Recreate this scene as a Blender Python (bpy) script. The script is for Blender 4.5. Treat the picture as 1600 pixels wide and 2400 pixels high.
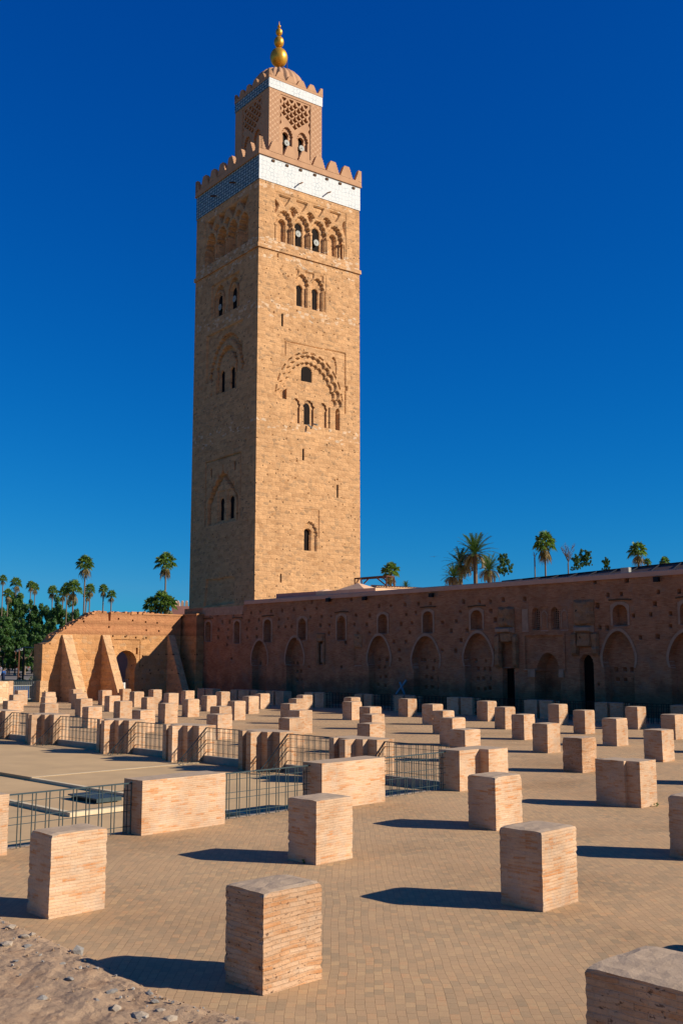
import bpy, bmesh, math, random
from math import radians as R_, sin, cos, tan, pi, sqrt, atan2
from mathutils import Vector, Matrix, noise

# ------------------------------------------------------------------ scene, camera, sky, sun
scene = bpy.context.scene
COL = scene.collection
for o in list(bpy.data.objects): bpy.data.objects.remove(o)
HC = 3.5                       # eye height above the terrace
PITCH = 0.1393                 # camera tilted up
FPX = 2426.86                  # focal length in pixels of a 2400 px tall frame
cam_d = bpy.data.cameras.new('camera')
cam_d.sensor_fit = 'VERTICAL'; cam_d.sensor_height = 36.0; cam_d.lens = 36.0*FPX/2400.0
cam_d.clip_end = 9000.0; cam_d.clip_start = 0.2
cam = bpy.data.objects.new('camera', cam_d); COL.objects.link(cam)
cam.location = (0, 0, HC); cam.rotation_euler = (pi/2+PITCH, 0, 0)
scene.camera = cam

SUN_AZ = R_(103.0)             # from +Y towards +X
SUN_EL = R_(27.0)
world = bpy.data.worlds.new('World'); scene.world = world; world.use_nodes = True
wt = world.node_tree; wt.nodes.clear()
wo = wt.nodes.new('ShaderNodeOutputWorld'); wb = wt.nodes.new('ShaderNodeBackground')
sky = wt.nodes.new('ShaderNodeTexSky'); sky.sky_type = 'NISHITA'; sky.sun_disc = False
sky.sun_elevation = SUN_EL; sky.sun_rotation = SUN_AZ
sky.air_density = 1.0; sky.dust_density = 0.0; sky.ozone_density = 5.0; sky.altitude = 400
ssep = wt.nodes.new('ShaderNodeSeparateColor'); scmb = wt.nodes.new('ShaderNodeCombineColor'); wt.links.new(sky.outputs[0], ssep.inputs[0])
for i_, (gain, power, cap) in enumerate(((0.0094, 3.0, 3.6), (0.455, 1.10, 12.0), (1.56, 0.69, 14.0))):   # polarised, deep blue sky
    m1 = wt.nodes.new('ShaderNodeMath'); m1.operation = 'MINIMUM'; m1.inputs[1].default_value = cap; wt.links.new(ssep.outputs[i_], m1.inputs[0])
    m2 = wt.nodes.new('ShaderNodeMath'); m2.operation = 'POWER'; m2.inputs[1].default_value = power; wt.links.new(m1.outputs[0], m2.inputs[0])
    m3 = wt.nodes.new('ShaderNodeMath'); m3.operation = 'MULTIPLY'; m3.inputs[1].default_value = gain; wt.links.new(m2.outputs[0], m3.inputs[0])
    wt.links.new(m3.outputs[0], scmb.inputs[i_])
wt.links.new(scmb.outputs[0], wb.inputs[0]); wb.inputs[1].default_value = 0.075
wt.links.new(wb.outputs[0], wo.inputs[0])
sun_d = bpy.data.lights.new('sun', 'SUN'); sun_d.energy = 5.0; sun_d.angle = R_(0.5); sun_d.color = (1.0, 0.92, 0.83)
sun = bpy.data.objects.new('sun', sun_d); COL.objects.link(sun)
sdir = Vector((sin(SUN_AZ)*cos(SUN_EL), cos(SUN_AZ)*cos(SUN_EL), sin(SUN_EL)))
sun.rotation_euler = sdir.to_track_quat('Z', 'Y').to_euler(); sun.location = sdir*200
vs = scene.view_settings
vs.view_transform = 'Standard'; vs.look = 'None'; vs.gamma = 1.0; vs.exposure = 0.5; vs.use_curve_mapping = False

# ------------------------------------------------------------------ frames
GA = R_(45.4)                  # heading of the ruin grid (u: right and away, v: left and away)
TA = 0.9248                    # heading of the tower's sunlit face
T0 = Vector((-8.289, 98.901, 0))
UU = Vector((sin(GA), cos(GA), 0)); VV = Vector((-cos(GA), sin(GA), 0))
RZG = pi/2-GA; RZT = pi/2-TA
def G(u, v, z=0.0): return UU*u+VV*v+Vector((0, 0, z))
def ray(px, py):
    a = (px-800)/FPX; b = (1200-py)/FPX
    return Vector((a, cos(PITCH)-b*sin(PITCH), sin(PITCH)+b*cos(PITCH)))
def at(px, py, D):             # point seen at (px,py) of the 1600x2400 photo, D metres ahead
    d = ray(px, py); return Vector((0, 0, HC))+d*(D/d.y)

# ------------------------------------------------------------------ mesh helpers
class MB:
    def __init__(s): s.v = []; s.f = []; s.m = []; s.parts = []
    def add(s, vs_, fs, mi=0):
        s.parts.append((list(vs_), list(fs)))
        n = len(s.v); s.v += [tuple(p) for p in vs_]; s.f += [tuple(i+n for i in f) for f in fs]; s.m += [mi]*len(fs)
    def box(s, a, b, mi=0):
        x0, y0, z0 = a; x1, y1, z1 = b
        s.add([(x0,y0,z0),(x1,y0,z0),(x1,y1,z0),(x0,y1,z0),(x0,y0,z1),(x1,y0,z1),(x1,y1,z1),(x0,y1,z1)],
              [(0,3,2,1),(4,5,6,7),(0,1,5,4),(1,2,6,5),(2,3,7,6),(3,0,4,7)], mi)
    def prism(s, poly, a, b, axis, mi=0):
        # poly: (p,q) pairs; axis 'y': (p,y,q) from y=a to b; axis 'x': (x,p,q); axis 'z': (p,q,z)
        n = len(poly)
        mk = {'y': lambda p, q, t: (p, t, q), 'x': lambda p, q, t: (t, p, q), 'z': lambda p, q, t: (p, q, t)}[axis]
        vs_ = [mk(p, q, a) for p, q in poly]+[mk(p, q, b) for p, q in poly]
        fs = [tuple(range(n)), tuple(range(2*n-1, n-1, -1))]+[(i, i+n, (i+1) % n+n, (i+1) % n) for i in range(n)]
        s.add(vs_, fs, mi)
    def tube(s, pts, r, seg=6, mi=0, r2=None):
        pts = [Vector(p) for p in pts]; n = len(pts)
        base = len(s.v); rings = []
        for i, p in enumerate(pts):
            d = (pts[min(i+1, n-1)]-pts[max(i-1, 0)]).normalized()
            up = Vector((0, 0, 1)) if abs(d.z) < 0.9 else Vector((1, 0, 0))
            a = d.cross(up).normalized(); b = d.cross(a)
            rr = r if r2 is None else r+(r2-r)*i/(n-1)
            if isinstance(r, (list, tuple)): rr = r[i]
            rings.append([p+a*cos(2*pi*k/seg)*rr+b*sin(2*pi*k/seg)*rr for k in range(seg)])
        vs_ = [q for g in rings for q in g]; fs = []
        for i in range(n-1):
            for k in range(seg):
                fs.append((i*seg+k, i*seg+(k+1) % seg, (i+1)*seg+(k+1) % seg, (i+1)*seg+k))
        fs.append(tuple(range(seg-1, -1, -1))); fs.append(tuple((n-1)*seg+k for k in range(seg)))
        s.add(vs_, fs, mi)
    def lathe(s, prof, seg=24, c=(0, 0, 0), mi=0):
        vs_ = []; fs = []
        for r, z in prof:
            for k in range(seg):
                vs_.append((c[0]+r*cos(2*pi*k/seg), c[1]+r*sin(2*pi*k/seg), c[2]+z))
        for i in range(len(prof)-1):
            for k in range(seg):
                fs.append((i*seg+k, i*seg+(k+1) % seg, (i+1)*seg+(k+1) % seg, (i+1)*seg+k))
        fs.append(tuple(range(seg-1, -1, -1))); fs.append(tuple((len(prof)-1)*seg+k for k in range(seg)))
        s.add(vs_, fs, mi)
    def mesh(s, name, fix=False):
        me = bpy.data.meshes.new(name); me.from_pydata(s.v, [], s.f)
        for p, mi in zip(me.polygons, s.m): p.material_index = mi
        if fix:
            bm = bmesh.new(); bm.from_mesh(me); bmesh.ops.recalc_face_normals(bm, faces=bm.faces[:]); bm.to_mesh(me); bm.free()
        me.update(); return me
def tag(o, label=None, cat=None, group=None, kind=None):
    if label: o['label'] = label
    if cat: o['category'] = cat
    if group: o['group'] = group
    if kind: o['kind'] = kind
    return o
def link(name, me, mats, parent=None, loc=None, rz=0.0, smooth=False):
    o = bpy.data.objects.new(name, me); COL.objects.link(o)
    if not isinstance(mats, (list, tuple)): mats = [mats]
    if len(me.materials) == 0:
        for m in mats: me.materials.append(m)
    if parent is not None: o.parent = parent
    if loc is not None: o.location = loc
    o.rotation_euler.z = rz
    if smooth:
        for p in me.polygons: p.use_smooth = True
    return o
def obj(name, mb, mats, parent=None, loc=None, rz=0.0, smooth=False, fix=True):
    return link(name, mb.mesh(name, fix), mats, parent, loc, rz, smooth)
def thing(name, loc, rz, label, cat, group=None):
    o = bpy.data.objects.new(name, None); COL.objects.link(o); o.location = loc; o.rotation_euler.z = rz
    o.empty_display_size = 0.3
    return tag(o, label, cat, group)
def copy_tree(o, parent=None):
    c = o.copy(); COL.objects.link(c)
    if parent is not None: c.parent = parent
    for ch in list(o.children): copy_tree(ch, c)
    return c
def cut(me, cutters):
    """boolean-subtract the prisms of each cutter pass; a prism set that upsets the solver is halved and retried"""
    def size(m):
        zs = [v.co for v in m.vertices]
        return (max(c.x for c in zs)-min(c.x for c in zs), max(c.y for c in zs)-min(c.y for c in zs), max(c.z for c in zs)-min(c.z for c in zs), sum(p.area for p in m.polygons)) if zs else (0, 0, 0, 0)
    def one(m, parts, use_self):
        mb = MB()
        for v_, f_ in parts: mb.add(v_, f_)
        ob = bpy.data.objects.new('tmp', m); COL.objects.link(ob)
        co = bpy.data.objects.new('tmpc', mb.mesh('c', True)); COL.objects.link(co)
        md = ob.modifiers.new('b', 'BOOLEAN'); md.operation = 'DIFFERENCE'; md.solver = 'EXACT'; md.object = co; md.use_self = use_self
        bpy.context.view_layer.update()
        out = bpy.data.meshes.new_from_object(ob.evaluated_get(bpy.context.evaluated_depsgraph_get()))
        bpy.data.objects.remove(ob); bpy.data.objects.remove(co); return out
    def rec(m, parts):
        if not parts: return m
        s0 = size(m)
        for us in (False, True):
            out = one(m, parts, us); s1 = size(out)
            if all(abs(s0[i]-s1[i]) < 0.02 for i in range(3)) and s1[3] > s0[3]*0.85: return out
        if len(parts) == 1: print('skipped cutter', parts[0][0][0]); return m
        h = len(parts)//2
        return rec(rec(m, parts[:h]), parts[h:])
    for mb in cutters: me = rec(me, mb.parts)
    return me

import numpy as np
def npnoise(rng, nx, nz, cx, cz):
    """smooth value noise on an nx x nz grid with cells of cx x cz samples"""
    gx, gz = int(nx/cx)+3, int(nz/cz)+3; g_ = rng.random((gx, gz))*2-1
    x = np.arange(nx)/cx; z = np.arange(nz)/cz; i = x.astype(int); j = z.astype(int); fx = x-i; fz = z-j
    fx = (fx*fx*(3-2*fx))[:, None]; fz = (fz*fz*(3-2*fz))[None, :]
    a = g_[i][:, j]; b_ = g_[i+1][:, j]; c_ = g_[i][:, j+1]; d_ = g_[i+1][:, j+1]
    return (a*(1-fx)+b_*fx)*(1-fz)+(c_*(1-fx)+d_*fx)*fz
def relief(name, s0, s1, z0, ztopf, res, polys, axis, amp, seed, extra=None, fade=0.12):
    """wall face modelled as a fine grid, pushed in by each outline's depth; axis 'y' faces -y, 'x' faces -x"""
    rng = np.random.default_rng(seed); nx = int((s1-s0)/res)+1; nz = int((ztopf(s0)-z0)/res)+1
    S = np.linspace(s0, s1, nx); zt = np.array([ztopf(q) for q in S]); t = np.linspace(0, 1, nz)
    Z = z0+(zt[:, None]-z0)*t[None, :]; X = np.repeat(S[:, None], nz, 1); D = np.zeros((nx, nz))
    for item in polys:
        poly, dep = item[0], item[1]
        P = np.array(poly); i0 = max(0, int((P[:, 0].min()-s0)/(s1-s0)*(nx-1))); i1 = min(nx, int((P[:, 0].max()-s0)/(s1-s0)*(nx-1))+2)
        if i1 <= i0: continue
        col_ = (P[:, 1].min()-z0)/(ztopf(s0)-z0)*(nz-1)*0.93; j0 = max(0, int(col_)-2); j1 = min(nz, int((P[:, 1].max()-z0)/(min(zt)-z0)*(nz-1))+3)
        if j1 <= j0: continue
        x = X[i0:i1, j0:j1]; z = Z[i0:i1, j0:j1]; ins = np.zeros(x.shape, bool); n = len(P)
        for k in range(n):
            xa, za = P[k]; xb, zb = P[(k+1) % n]
            if za == zb: continue
            c_ = ((za > z) != (zb > z)) & (x < (xb-xa)*(z-za)/(zb-za)+xa); ins ^= c_
        sub = D[i0:i1, j0:j1]; sub[ins] = dep if len(item) > 2 else np.maximum(sub[ins], dep)
    nse = 0.5*npnoise(rng, nx, nz, 9, 5)+0.35*npnoise(rng, nx, nz, 3, 2)+0.8*npnoise(rng, nx, nz, 60, 60)*0.5+0.2*(rng.random((nx, nz))-0.5)
    ed = np.minimum(1, np.minimum(S-s0, s1-S)/fade+0.12)[:, None]
    D = D+amp*nse*ed+0.004
    if extra is not None: D = D+extra(X, Z, rng)
    co = np.zeros((nx, nz, 3)); co[..., 2] = Z
    if axis == 'y': co[..., 0] = X; co[..., 1] = D
    else: co[..., 1] = X; co[..., 0] = D
    idx = np.arange(nx*nz).reshape(nx, nz)
    a, b_, c_, d_ = idx[:-1, :-1], idx[1:, :-1], idx[1:, 1:], idx[:-1, 1:]
    q = np.stack((a, b_, c_, d_) if axis == 'y' else (a, d_, c_, b_), -1).reshape(-1, 4)
    me = bpy.data.meshes.new(name); me.vertices.add(nx*nz); me.vertices.foreach_set('co', co.reshape(-1).astype(np.float32))
    nf = len(q); me.loops.add(nf*4); me.loops.foreach_set('vertex_index', q.reshape(-1).astype(np.int32))
    me.polygons.add(nf); me.polygons.foreach_set('loop_start', (np.arange(nf)*4).astype(np.int32)); me.polygons.foreach_set('loop_total', np.full(nf, 4, np.int32))
    me.update(calc_edges=True); return me
def join_mesh(name, meshes):
    bm = bmesh.new()
    for m_ in meshes: bm.from_mesh(m_)
    me = bpy.data.meshes.new(name); bm.to_mesh(me); bm.free(); return me

# ------------------------------------------------------------------ materials
def mat(name):
    m = bpy.data.materials.new(name); m.use_nodes = True; nt = m.node_tree; nt.nodes.clear()
    out = nt.nodes.new('ShaderNodeOutputMaterial'); bs = nt.nodes.new('ShaderNodeBsdfPrincipled')
    nt.links.new(bs.outputs[0], out.inputs[0]); bs.inputs['Roughness'].default_value = 0.9
    bs.inputs['Specular IOR Level'].default_value = 0.15
    return m, nt, bs
class Nd:
    def __init__(s, nt): s.nt = nt
    def n(s, t, **kw):
        nd = s.nt.nodes.new(t)
        for k, v in kw.items():
            if k.startswith('p_'): setattr(nd, k[2:], v)
            else:
                key = k.replace('__', ' ')
                key = int(key[1:]) if key[0] == 'i' and key[1:].isdigit() else key
                if hasattr(v, 'links') or isinstance(v, bpy.types.NodeSocket): s.nt.links.new(v, nd.inputs[key])
                else: nd.inputs[key].default_value = v
        return nd
    def link(s, a, b): s.nt.links.new(a, b)
    def math(s, op, a, b=0.0, clamp=False):
        nd = s.nt.nodes.new('ShaderNodeMath'); nd.operation = op; nd.use_clamp = clamp
        for i, v in enumerate((a, b)):
            if isinstance(v, bpy.types.NodeSocket): s.nt.links.new(v, nd.inputs[i])
            else: nd.inputs[i].default_value = v
        return nd.outputs[0]
    def mix(s, f, a, b, mode='MIX'):
        nd = s.nt.nodes.new('ShaderNodeMix'); nd.data_type = 'RGBA'; nd.blend_type = mode
        for i, v in ((0, f), (6, a), (7, b)):
            if isinstance(v, bpy.types.NodeSocket): s.nt.links.new(v, nd.inputs[i])
            elif i == 0: nd.inputs[0].default_value = v
            else: nd.inputs[i].default_value = (*v, 1) if len(v) == 3 else v
        return nd.outputs[2]
    def ramp(s, fac, stops, interp='LINEAR'):
        nd = s.nt.nodes.new('ShaderNodeValToRGB'); cr = nd.color_ramp; cr.interpolation = interp
        while len(cr.elements) < len(stops): cr.elements.new(0.5)
        for e, (p, c) in zip(cr.elements, stops):
            e.position = p; e.color = (*c, 1) if len(c) == 3 else c
        s.nt.links.new(fac, nd.inputs[0]); return nd.outputs[0]
    def noise(s, vec, scale, detail=4, rough=0.55):
        nd = s.nt.nodes.new('ShaderNodeTexNoise'); nd.inputs['Scale'].default_value = scale
        nd.inputs['Detail'].default_value = detail; nd.inputs['Roughness'].default_value = rough
        if vec is not None: s.nt.links.new(vec, nd.inputs['Vector'])
        return nd.outputs[0]
    def bump(s, h, strength, dist, normal=None):
        nd = s.nt.nodes.new('ShaderNodeBump'); nd.inputs['Strength'].default_value = strength
        nd.inputs['Distance'].default_value = dist; s.nt.links.new(h, nd.inputs['Height'])
        if normal is not None: s.nt.links.new(normal, nd.inputs['Normal'])
        return nd.outputs[0]
def coords(N, rand=True):
    tc = N.n('ShaderNodeTexCoord'); vec = tc.outputs['Object']
    if rand:
        oi = N.n('ShaderNodeObjectInfo')
        vec2 = N.n('ShaderNodeVectorMath', p_operation='SCALE'); N.link(oi.outputs['Random'], vec2.inputs['Scale'])
        vec2.inputs[0].default_value = (37.0, 53.0, 0.0)
        ad = N.n('ShaderNodeVectorMath', p_operation='ADD'); N.link(vec, ad.inputs[0]); N.link(vec2.outputs[0], ad.inputs[1])
        return vec, ad.outputs[0]
    return vec, vec
def wallcoord(N, vec, jitter=0.02, jscale=3.0):
    sp = N.n('ShaderNodeSeparateXYZ'); N.link(vec, sp.inputs[0])
    h = N.math('ADD', sp.outputs[0], sp.outputs[1])
    nz = N.noise(vec, jscale, 2)
    z = N.math('ADD', sp.outputs[2], N.math('MULTIPLY', N.math('SUBTRACT', nz, 0.5), jitter))
    cb = N.n('ShaderNodeCombineXYZ'); N.link(h, cb.inputs[0]); N.link(z, cb.inputs[1])
    return cb.outputs[0]
def topmask(N):
    g = N.n('ShaderNodeNewGeometry'); sp = N.n('ShaderNodeSeparateXYZ'); N.link(g.outputs['True Normal'], sp.inputs[0])
    return N.math('GREATER_THAN', sp.outputs[2], 0.6)

def brick_mat(name, pale, mid, red, mortar, bw=0.24, bh=0.05, ms=0.007, bumpd=0.012, redness=0.5, top=(0.40, 0.30, 0.21), rand=True, jitter=0.05, mfac=0.6, stain=False, holes=False):
    m, nt, bs = mat(name); N = Nd(nt)
    vec0, vec = coords(N, rand)
    wc = wallcoord(N, vec, jitter, 1.3)
    br = N.n('ShaderNodeTexBrick', p_offset=0.5); N.link(wc, br.inputs['Vector'])
    br.inputs['Scale'].default_value = 1.0; br.inputs['Brick Width'].default_value = bw; br.inputs['Row Height'].default_value = bh
    br.inputs['Mortar Size'].default_value = ms; br.inputs['Mortar Smooth'].default_value = 0.4; br.inputs['Bias'].default_value = 0.0
    br.inputs['Color1'].default_value = (0, 0, 0, 1); br.inputs['Color2'].default_value = (1, 1, 1, 1); br.inputs['Mortar'].default_value = (0.5, 0.5, 0.5, 1)
    big = N.noise(vec, 1.7, 3); fine = N.noise(vec, 38, 4, 0.7)
    st = N.n('ShaderNodeMapping'); st.inputs['Scale'].default_value = (2.0, 2.0, 14.0); N.link(vec, st.inputs[0])
    streak = N.noise(st.outputs[0], 1.6, 3, 0.6)
    k = N.math('ADD', N.math('MULTIPLY', br.outputs['Color'], 0.28), N.math('MULTIPLY', N.math('ADD', N.math('MULTIPLY', big, 0.6), N.math('MULTIPLY', streak, 1.4)), 0.42))
    col = N.ramp(k, [(0.30, pale), (0.62-0.1*redness, mid), (0.80-0.12*redness, red), (1.0, red)])
    col = N.mix(N.math('MULTIPLY', br.outputs['Fac'], mfac), col, mortar)
    if not stain:   # smeared lime mortar hiding the joints in places
        sm_ = N.ramp(N.noise(vec, 3.1, 5, 0.65), [(0.52, (0, 0, 0)), (0.62, (0.7, 0.7, 0.7))]); col = N.mix(sm_, col, tuple(c*0.95 for c in mortar))
    dirt = N.ramp(N.noise(vec, 0.9, 5, 0.6), [(0.35, (0.78, 0.76, 0.74)), (0.62, (1.06, 1.05, 1.03))])
    col = N.mix(1.0, col, dirt, 'MULTIPLY')
    gr = N.ramp(fine, [(0.25, (0.72, 0.7, 0.68)), (0.5, (1, 1, 1)), (0.8, (1.1, 1.09, 1.08))])
    col = N.mix(0.7, col, gr, 'MULTIPLY')
    if holes:   # eroded joints and lost mortar
        hh = N.n('ShaderNodeMapping'); hh.inputs['Scale'].default_value = (1, 1, 1.8); N.link(vec, hh.inputs[0])
        hm = N.ramp(N.noise(hh.outputs[0], 17, 3, 0.6), [(0.33, (1, 1, 1)), (0.38, (0, 0, 0))]); col = N.mix(N.math('MULTIPLY', hm, 0.8), col, (0.08, 0.045, 0.03))
    if stain:   # sooty, damp-stained foot of the wall with a ragged upper edge
        sz = N.n('ShaderNodeSeparateXYZ'); N.link(vec, sz.inputs[0])
        e = N.math('ADD', sz.outputs[2], N.math('MULTIPLY', N.math('SUBTRACT', N.noise(vec, 0.45, 6, 0.65), 0.5), 4.2))
        msk = N.math('SUBTRACT', 1.0, N.math('MULTIPLY', N.math('SUBTRACT', e, 1.3), 1.3, True), True)
        col = N.mix(N.math('MULTIPLY', msk, 0.45), col, (0.09, 0.055, 0.038))
        pt = N.ramp(N.noise(vec, 0.7, 6, 0.7), [(0.52, (0, 0, 0)), (0.66, (0.6, 0.6, 0.6))])
        col = N.mix(pt, col, (0.27, 0.18, 0.13))
    else:
        oi_ = N.n('ShaderNodeObjectInfo'); tn = N.ramp(oi_.outputs['Random'], [(0.0, (0.88, 0.86, 0.84)), (0.5, (0.98, 0.98, 0.98)), (1.0, (1.06, 1.05, 1.04))]); col = N.mix(1.0, col, tn, 'MULTIPLY')
    tc_ = N.mix(N.noise(vec, 6, 5, 0.7), tuple(c*0.62 for c in top), tuple(min(1, c*1.35) for c in top))
    col = N.mix(topmask(N), col, tc_)
    N.link(col, bs.inputs['Base Color'])
    hgt = N.math('ADD', N.math('MULTIPLY', N.math('MULTIPLY', br.outputs['Fac'], N.math('SUBTRACT', 1.0, topmask(N))), -0.7), N.math('MULTIPLY', fine, 0.5))
    hgt = N.math('ADD', hgt, N.math('MULTIPLY', N.noise(vec, 9, 3), 0.5))
    N.link(N.bump(hgt, 0.9, bumpd), bs.inputs['Normal'])
    return m

def rubble_mat(name, base, alt, grey, white, scale=(1.5, 1.5, 2.6), pits=0.5, jitter=0.0, bumpd=0.05, white_bands=None, white_amt=0.0, rand=False):
    """coursed rubble masonry: irregular stone cells over mortar"""
    m, nt, bs = mat(name); N = Nd(nt)
    vec0, vec = coords(N, rand)
    sp0 = N.n('ShaderNodeSeparateXYZ'); N.link(vec, sp0.inputs[0])
    h = N.math('ADD', sp0.outputs[0], sp0.outputs[1])
    cb = N.n('ShaderNodeCombineXYZ'); N.link(h, cb.inputs[0]); N.link(sp0.outputs[2], cb.inputs[1])
    wv = N.n('ShaderNodeVectorMath', p_operation='ADD'); N.link(cb.outputs[0], wv.inputs[0])
    nzv = N.n('ShaderNodeTexNoise'); nzv.inputs['Scale'].default_value = 1.4; N.link(vec, nzv.inputs['Vector'])
    sc = N.n('ShaderNodeVectorMath', p_operation='SCALE'); N.link(nzv.outputs['Color'], sc.inputs[0]); sc.inputs['Scale'].default_value = 0.14
    N.link(sc.outputs[0], wv.inputs[1])
    # small stones
    mp = N.n('ShaderNodeMapping'); mp.inputs['Scale'].default_value = (scale[0], scale[2], 1); N.link(wv.outputs[0], mp.inputs[0])
    vo = N.n('ShaderNodeTexVoronoi'); vo.voronoi_dimensions = '2D'; vo.inputs['Scale'].default_value = 1.0; N.link(mp.outputs[0], vo.inputs['Vector'])
    ve = N.n('ShaderNodeTexVoronoi', p_feature='DISTANCE_TO_EDGE'); ve.voronoi_dimensions = '2D'; ve.inputs['Scale'].default_value = 1.0; N.link(mp.outputs[0], ve.inputs['Vector'])
    rnd = N.n('ShaderNodeSeparateColor'); N.link(vo.outputs['Color'], rnd.inputs[0])
    # courses of squared blocks
    br = N.n('ShaderNodeTexBrick', p_offset=0.5, p_squash=0.7, p_squash_frequency=3); N.link(wv.outputs[0], br.inputs['Vector'])
    br.inputs['Brick Width'].default_value = 0.95; br.inputs['Row Height'].default_value = 0.42; br.inputs['Scale'].default_value = 1.0
    br.inputs['Mortar Size'].default_value = 0.025; br.inputs['Mortar Smooth'].default_value = 0.6
    br.inputs['Color1'].default_value = (0, 0, 0, 1); br.inputs['Color2'].default_value = (1, 1, 1, 1); br.inputs['Mortar'].default_value = (0.5, 0.5, 0.5, 1)
    big = N.noise(vec, 0.25, 4); med = N.noise(vec, 1.1, 4); fine = N.noise(vec, 7, 5, 0.7)
    ssel = N.math('MULTIPLY', N.math('GREATER_THAN', rnd.outputs[0], 0.83), N.math('GREATER_THAN', ve.outputs['Distance'], 0.07))
    col = N.mix(med, base, alt)
    blk = N.ramp(br.outputs['Color'], [(0.0, (0.86, 0.83, 0.79)), (0.5, (1, 1, 1)), (1.0, (1.09, 1.08, 1.05))])
    col = N.mix(0.9, col, blk, 'MULTIPLY')
    col = N.mix(N.math('MULTIPLY', br.outputs['Fac'], 0.3), col, tuple(c*0.6 for c in base))
    cellv = N.ramp(rnd.outputs[1], [(0.0, (0.78, 0.74, 0.70)), (0.35, (1.0, 1.0, 1.0)), (1.0, (1.10, 1.09, 1.06))])
    col = N.mix(0.7, col, cellv, 'MULTIPLY')
    stone = N.mix(rnd.outputs[2], grey, tuple(0.5*(a+b) for a, b in zip(grey, base)))
    col = N.mix(N.math('MULTIPLY', ssel, 0.55), col, stone)
    if white_bands:
        # weathered pale stones, thick in some courses
        acc = None
        for z0, wdt in white_bands:
            d = N.math('DIVIDE', N.math('ABSOLUTE', N.math('SUBTRACT', sp0.outputs[2], z0)), wdt)
            b = N.math('SUBTRACT', 1.0, d, True)
            acc = b if acc is None else N.math('MAXIMUM', acc, b)
        ww = N.math('ADD', N.math('MULTIPLY', acc, 0.3), white_amt)
        ws = N.math('MULTIPLY', N.math('LESS_THAN', rnd.outputs[2], ww), N.math('GREATER_THAN', ve.outputs['Distance'], 0.09))
        col = N.mix(N.math('MULTIPLY', ws, 0.6), col, white)
    tint = N.ramp(big, [(0.35, (0.96, 0.94, 0.91)), (0.65, (1.05, 1.04, 1.02))])
    col = N.mix(1.0, col, tint, 'MULTIPLY')
    gr = N.ramp(fine, [(0.28, (0.68, 0.64, 0.6)), (0.48, (1, 1, 1)), (0.8, (1.1, 1.09, 1.07))])
    col = N.mix(0.8, col, gr, 'MULTIPLY')
    # mortar joints slightly paler, dark pits
    edge = N.math('SUBTRACT', 1.0, N.math('MULTIPLY', ve.outputs['Distance'], 14.0), True)
    col = N.mix(N.math('MULTIPLY', edge, 0.22), col, tuple(min(1, c*1.25) for c in base))
    vp = N.n('ShaderNodeTexVoronoi'); vp.voronoi_dimensions = '2D'; vp.inputs['Scale'].default_value = 1.25; N.link(wv.outputs[0], vp.inputs['Vector'])
    rp = N.n('ShaderNodeSeparateColor'); N.link(vp.outputs['Color'], rp.inputs[0])
    pit = N.math('MULTIPLY', N.math('LESS_THAN', vp.outputs['Distance'], 0.085), N.math('LESS_THAN', rp.outputs[0], pits*0.5))
    col = N.mix(N.math('MULTIPLY', pit, 0.85), col, (0.035, 0.02, 0.012))
    N.link(col, bs.inputs['Base Color'])
    hg = N.math('ADD', N.math('MULTIPLY', N.math('MINIMUM', ve.outputs['Distance'], 0.12), 3.0), N.math('MULTIPLY', fine, 0.7))
    hg = N.math('SUBTRACT', hg, N.math('MULTIPLY', br.outputs['Fac'], 0.35))
    hg = N.math('SUBTRACT', hg, N.math('MULTIPLY', pit, 1.2))
    N.link(N.bump(hg, 0.8, bumpd), bs.inputs['Normal'])
    return m

def plain_mat(name, c, c2=None, scale=3.0, rough=0.9, bumpd=0.01, bscale=20, metal=0.0, spec=0.15, rand=True):
    m, nt, bs = mat(name); N = Nd(nt); c2 = c2 or tuple(q*0.7 for q in c)
    vec0, vec = coords(N, rand)
    n1 = N.noise(vec, scale, 5, 0.6)
    col = N.ramp(n1, [(0.3, c2), (0.7, c)])
    N.link(col, bs.inputs['Base Color']); bs.inputs['Roughness'].default_value = rough; bs.inputs['Metallic'].default_value = metal
    bs.inputs['Specular IOR Level'].default_value = spec
    if bumpd: N.link(N.bump(N.noise(vec, bscale, 5, 0.65), 0.7, bumpd), bs.inputs['Normal'])
    return m
def leaf_mat(name, c1, c2, trans=0.25):
    m, nt, bs = mat(name); N = Nd(nt)
    g = N.n('ShaderNodeNewGeometry')
    col = N.ramp(g.outputs['Random Per Island'], [(0.0, c1), (1.0, c2)])
    N.link(col, bs.inputs['Base Color']); bs.inputs['Roughness'].default_value = 0.55; bs.inputs['Specular IOR Level'].default_value = 0.35
    tr = N.n('ShaderNodeBsdfTranslucent'); N.link(N.mix(1.0, col, (1.3, 1.4, 0.6), 'MULTIPLY'), tr.inputs[0])
    mx = N.n('ShaderNodeMixShader'); mx.inputs[0].default_value = trans
    N.link(bs.outputs[0], mx.inputs[1]); N.link(tr.outputs[0], mx.inputs[2])
    out = [n for n in nt.nodes if n.type == 'OUTPUT_MATERIAL'][0]; N.link(mx.outputs[0], out.inputs[0])
    return m

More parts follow.
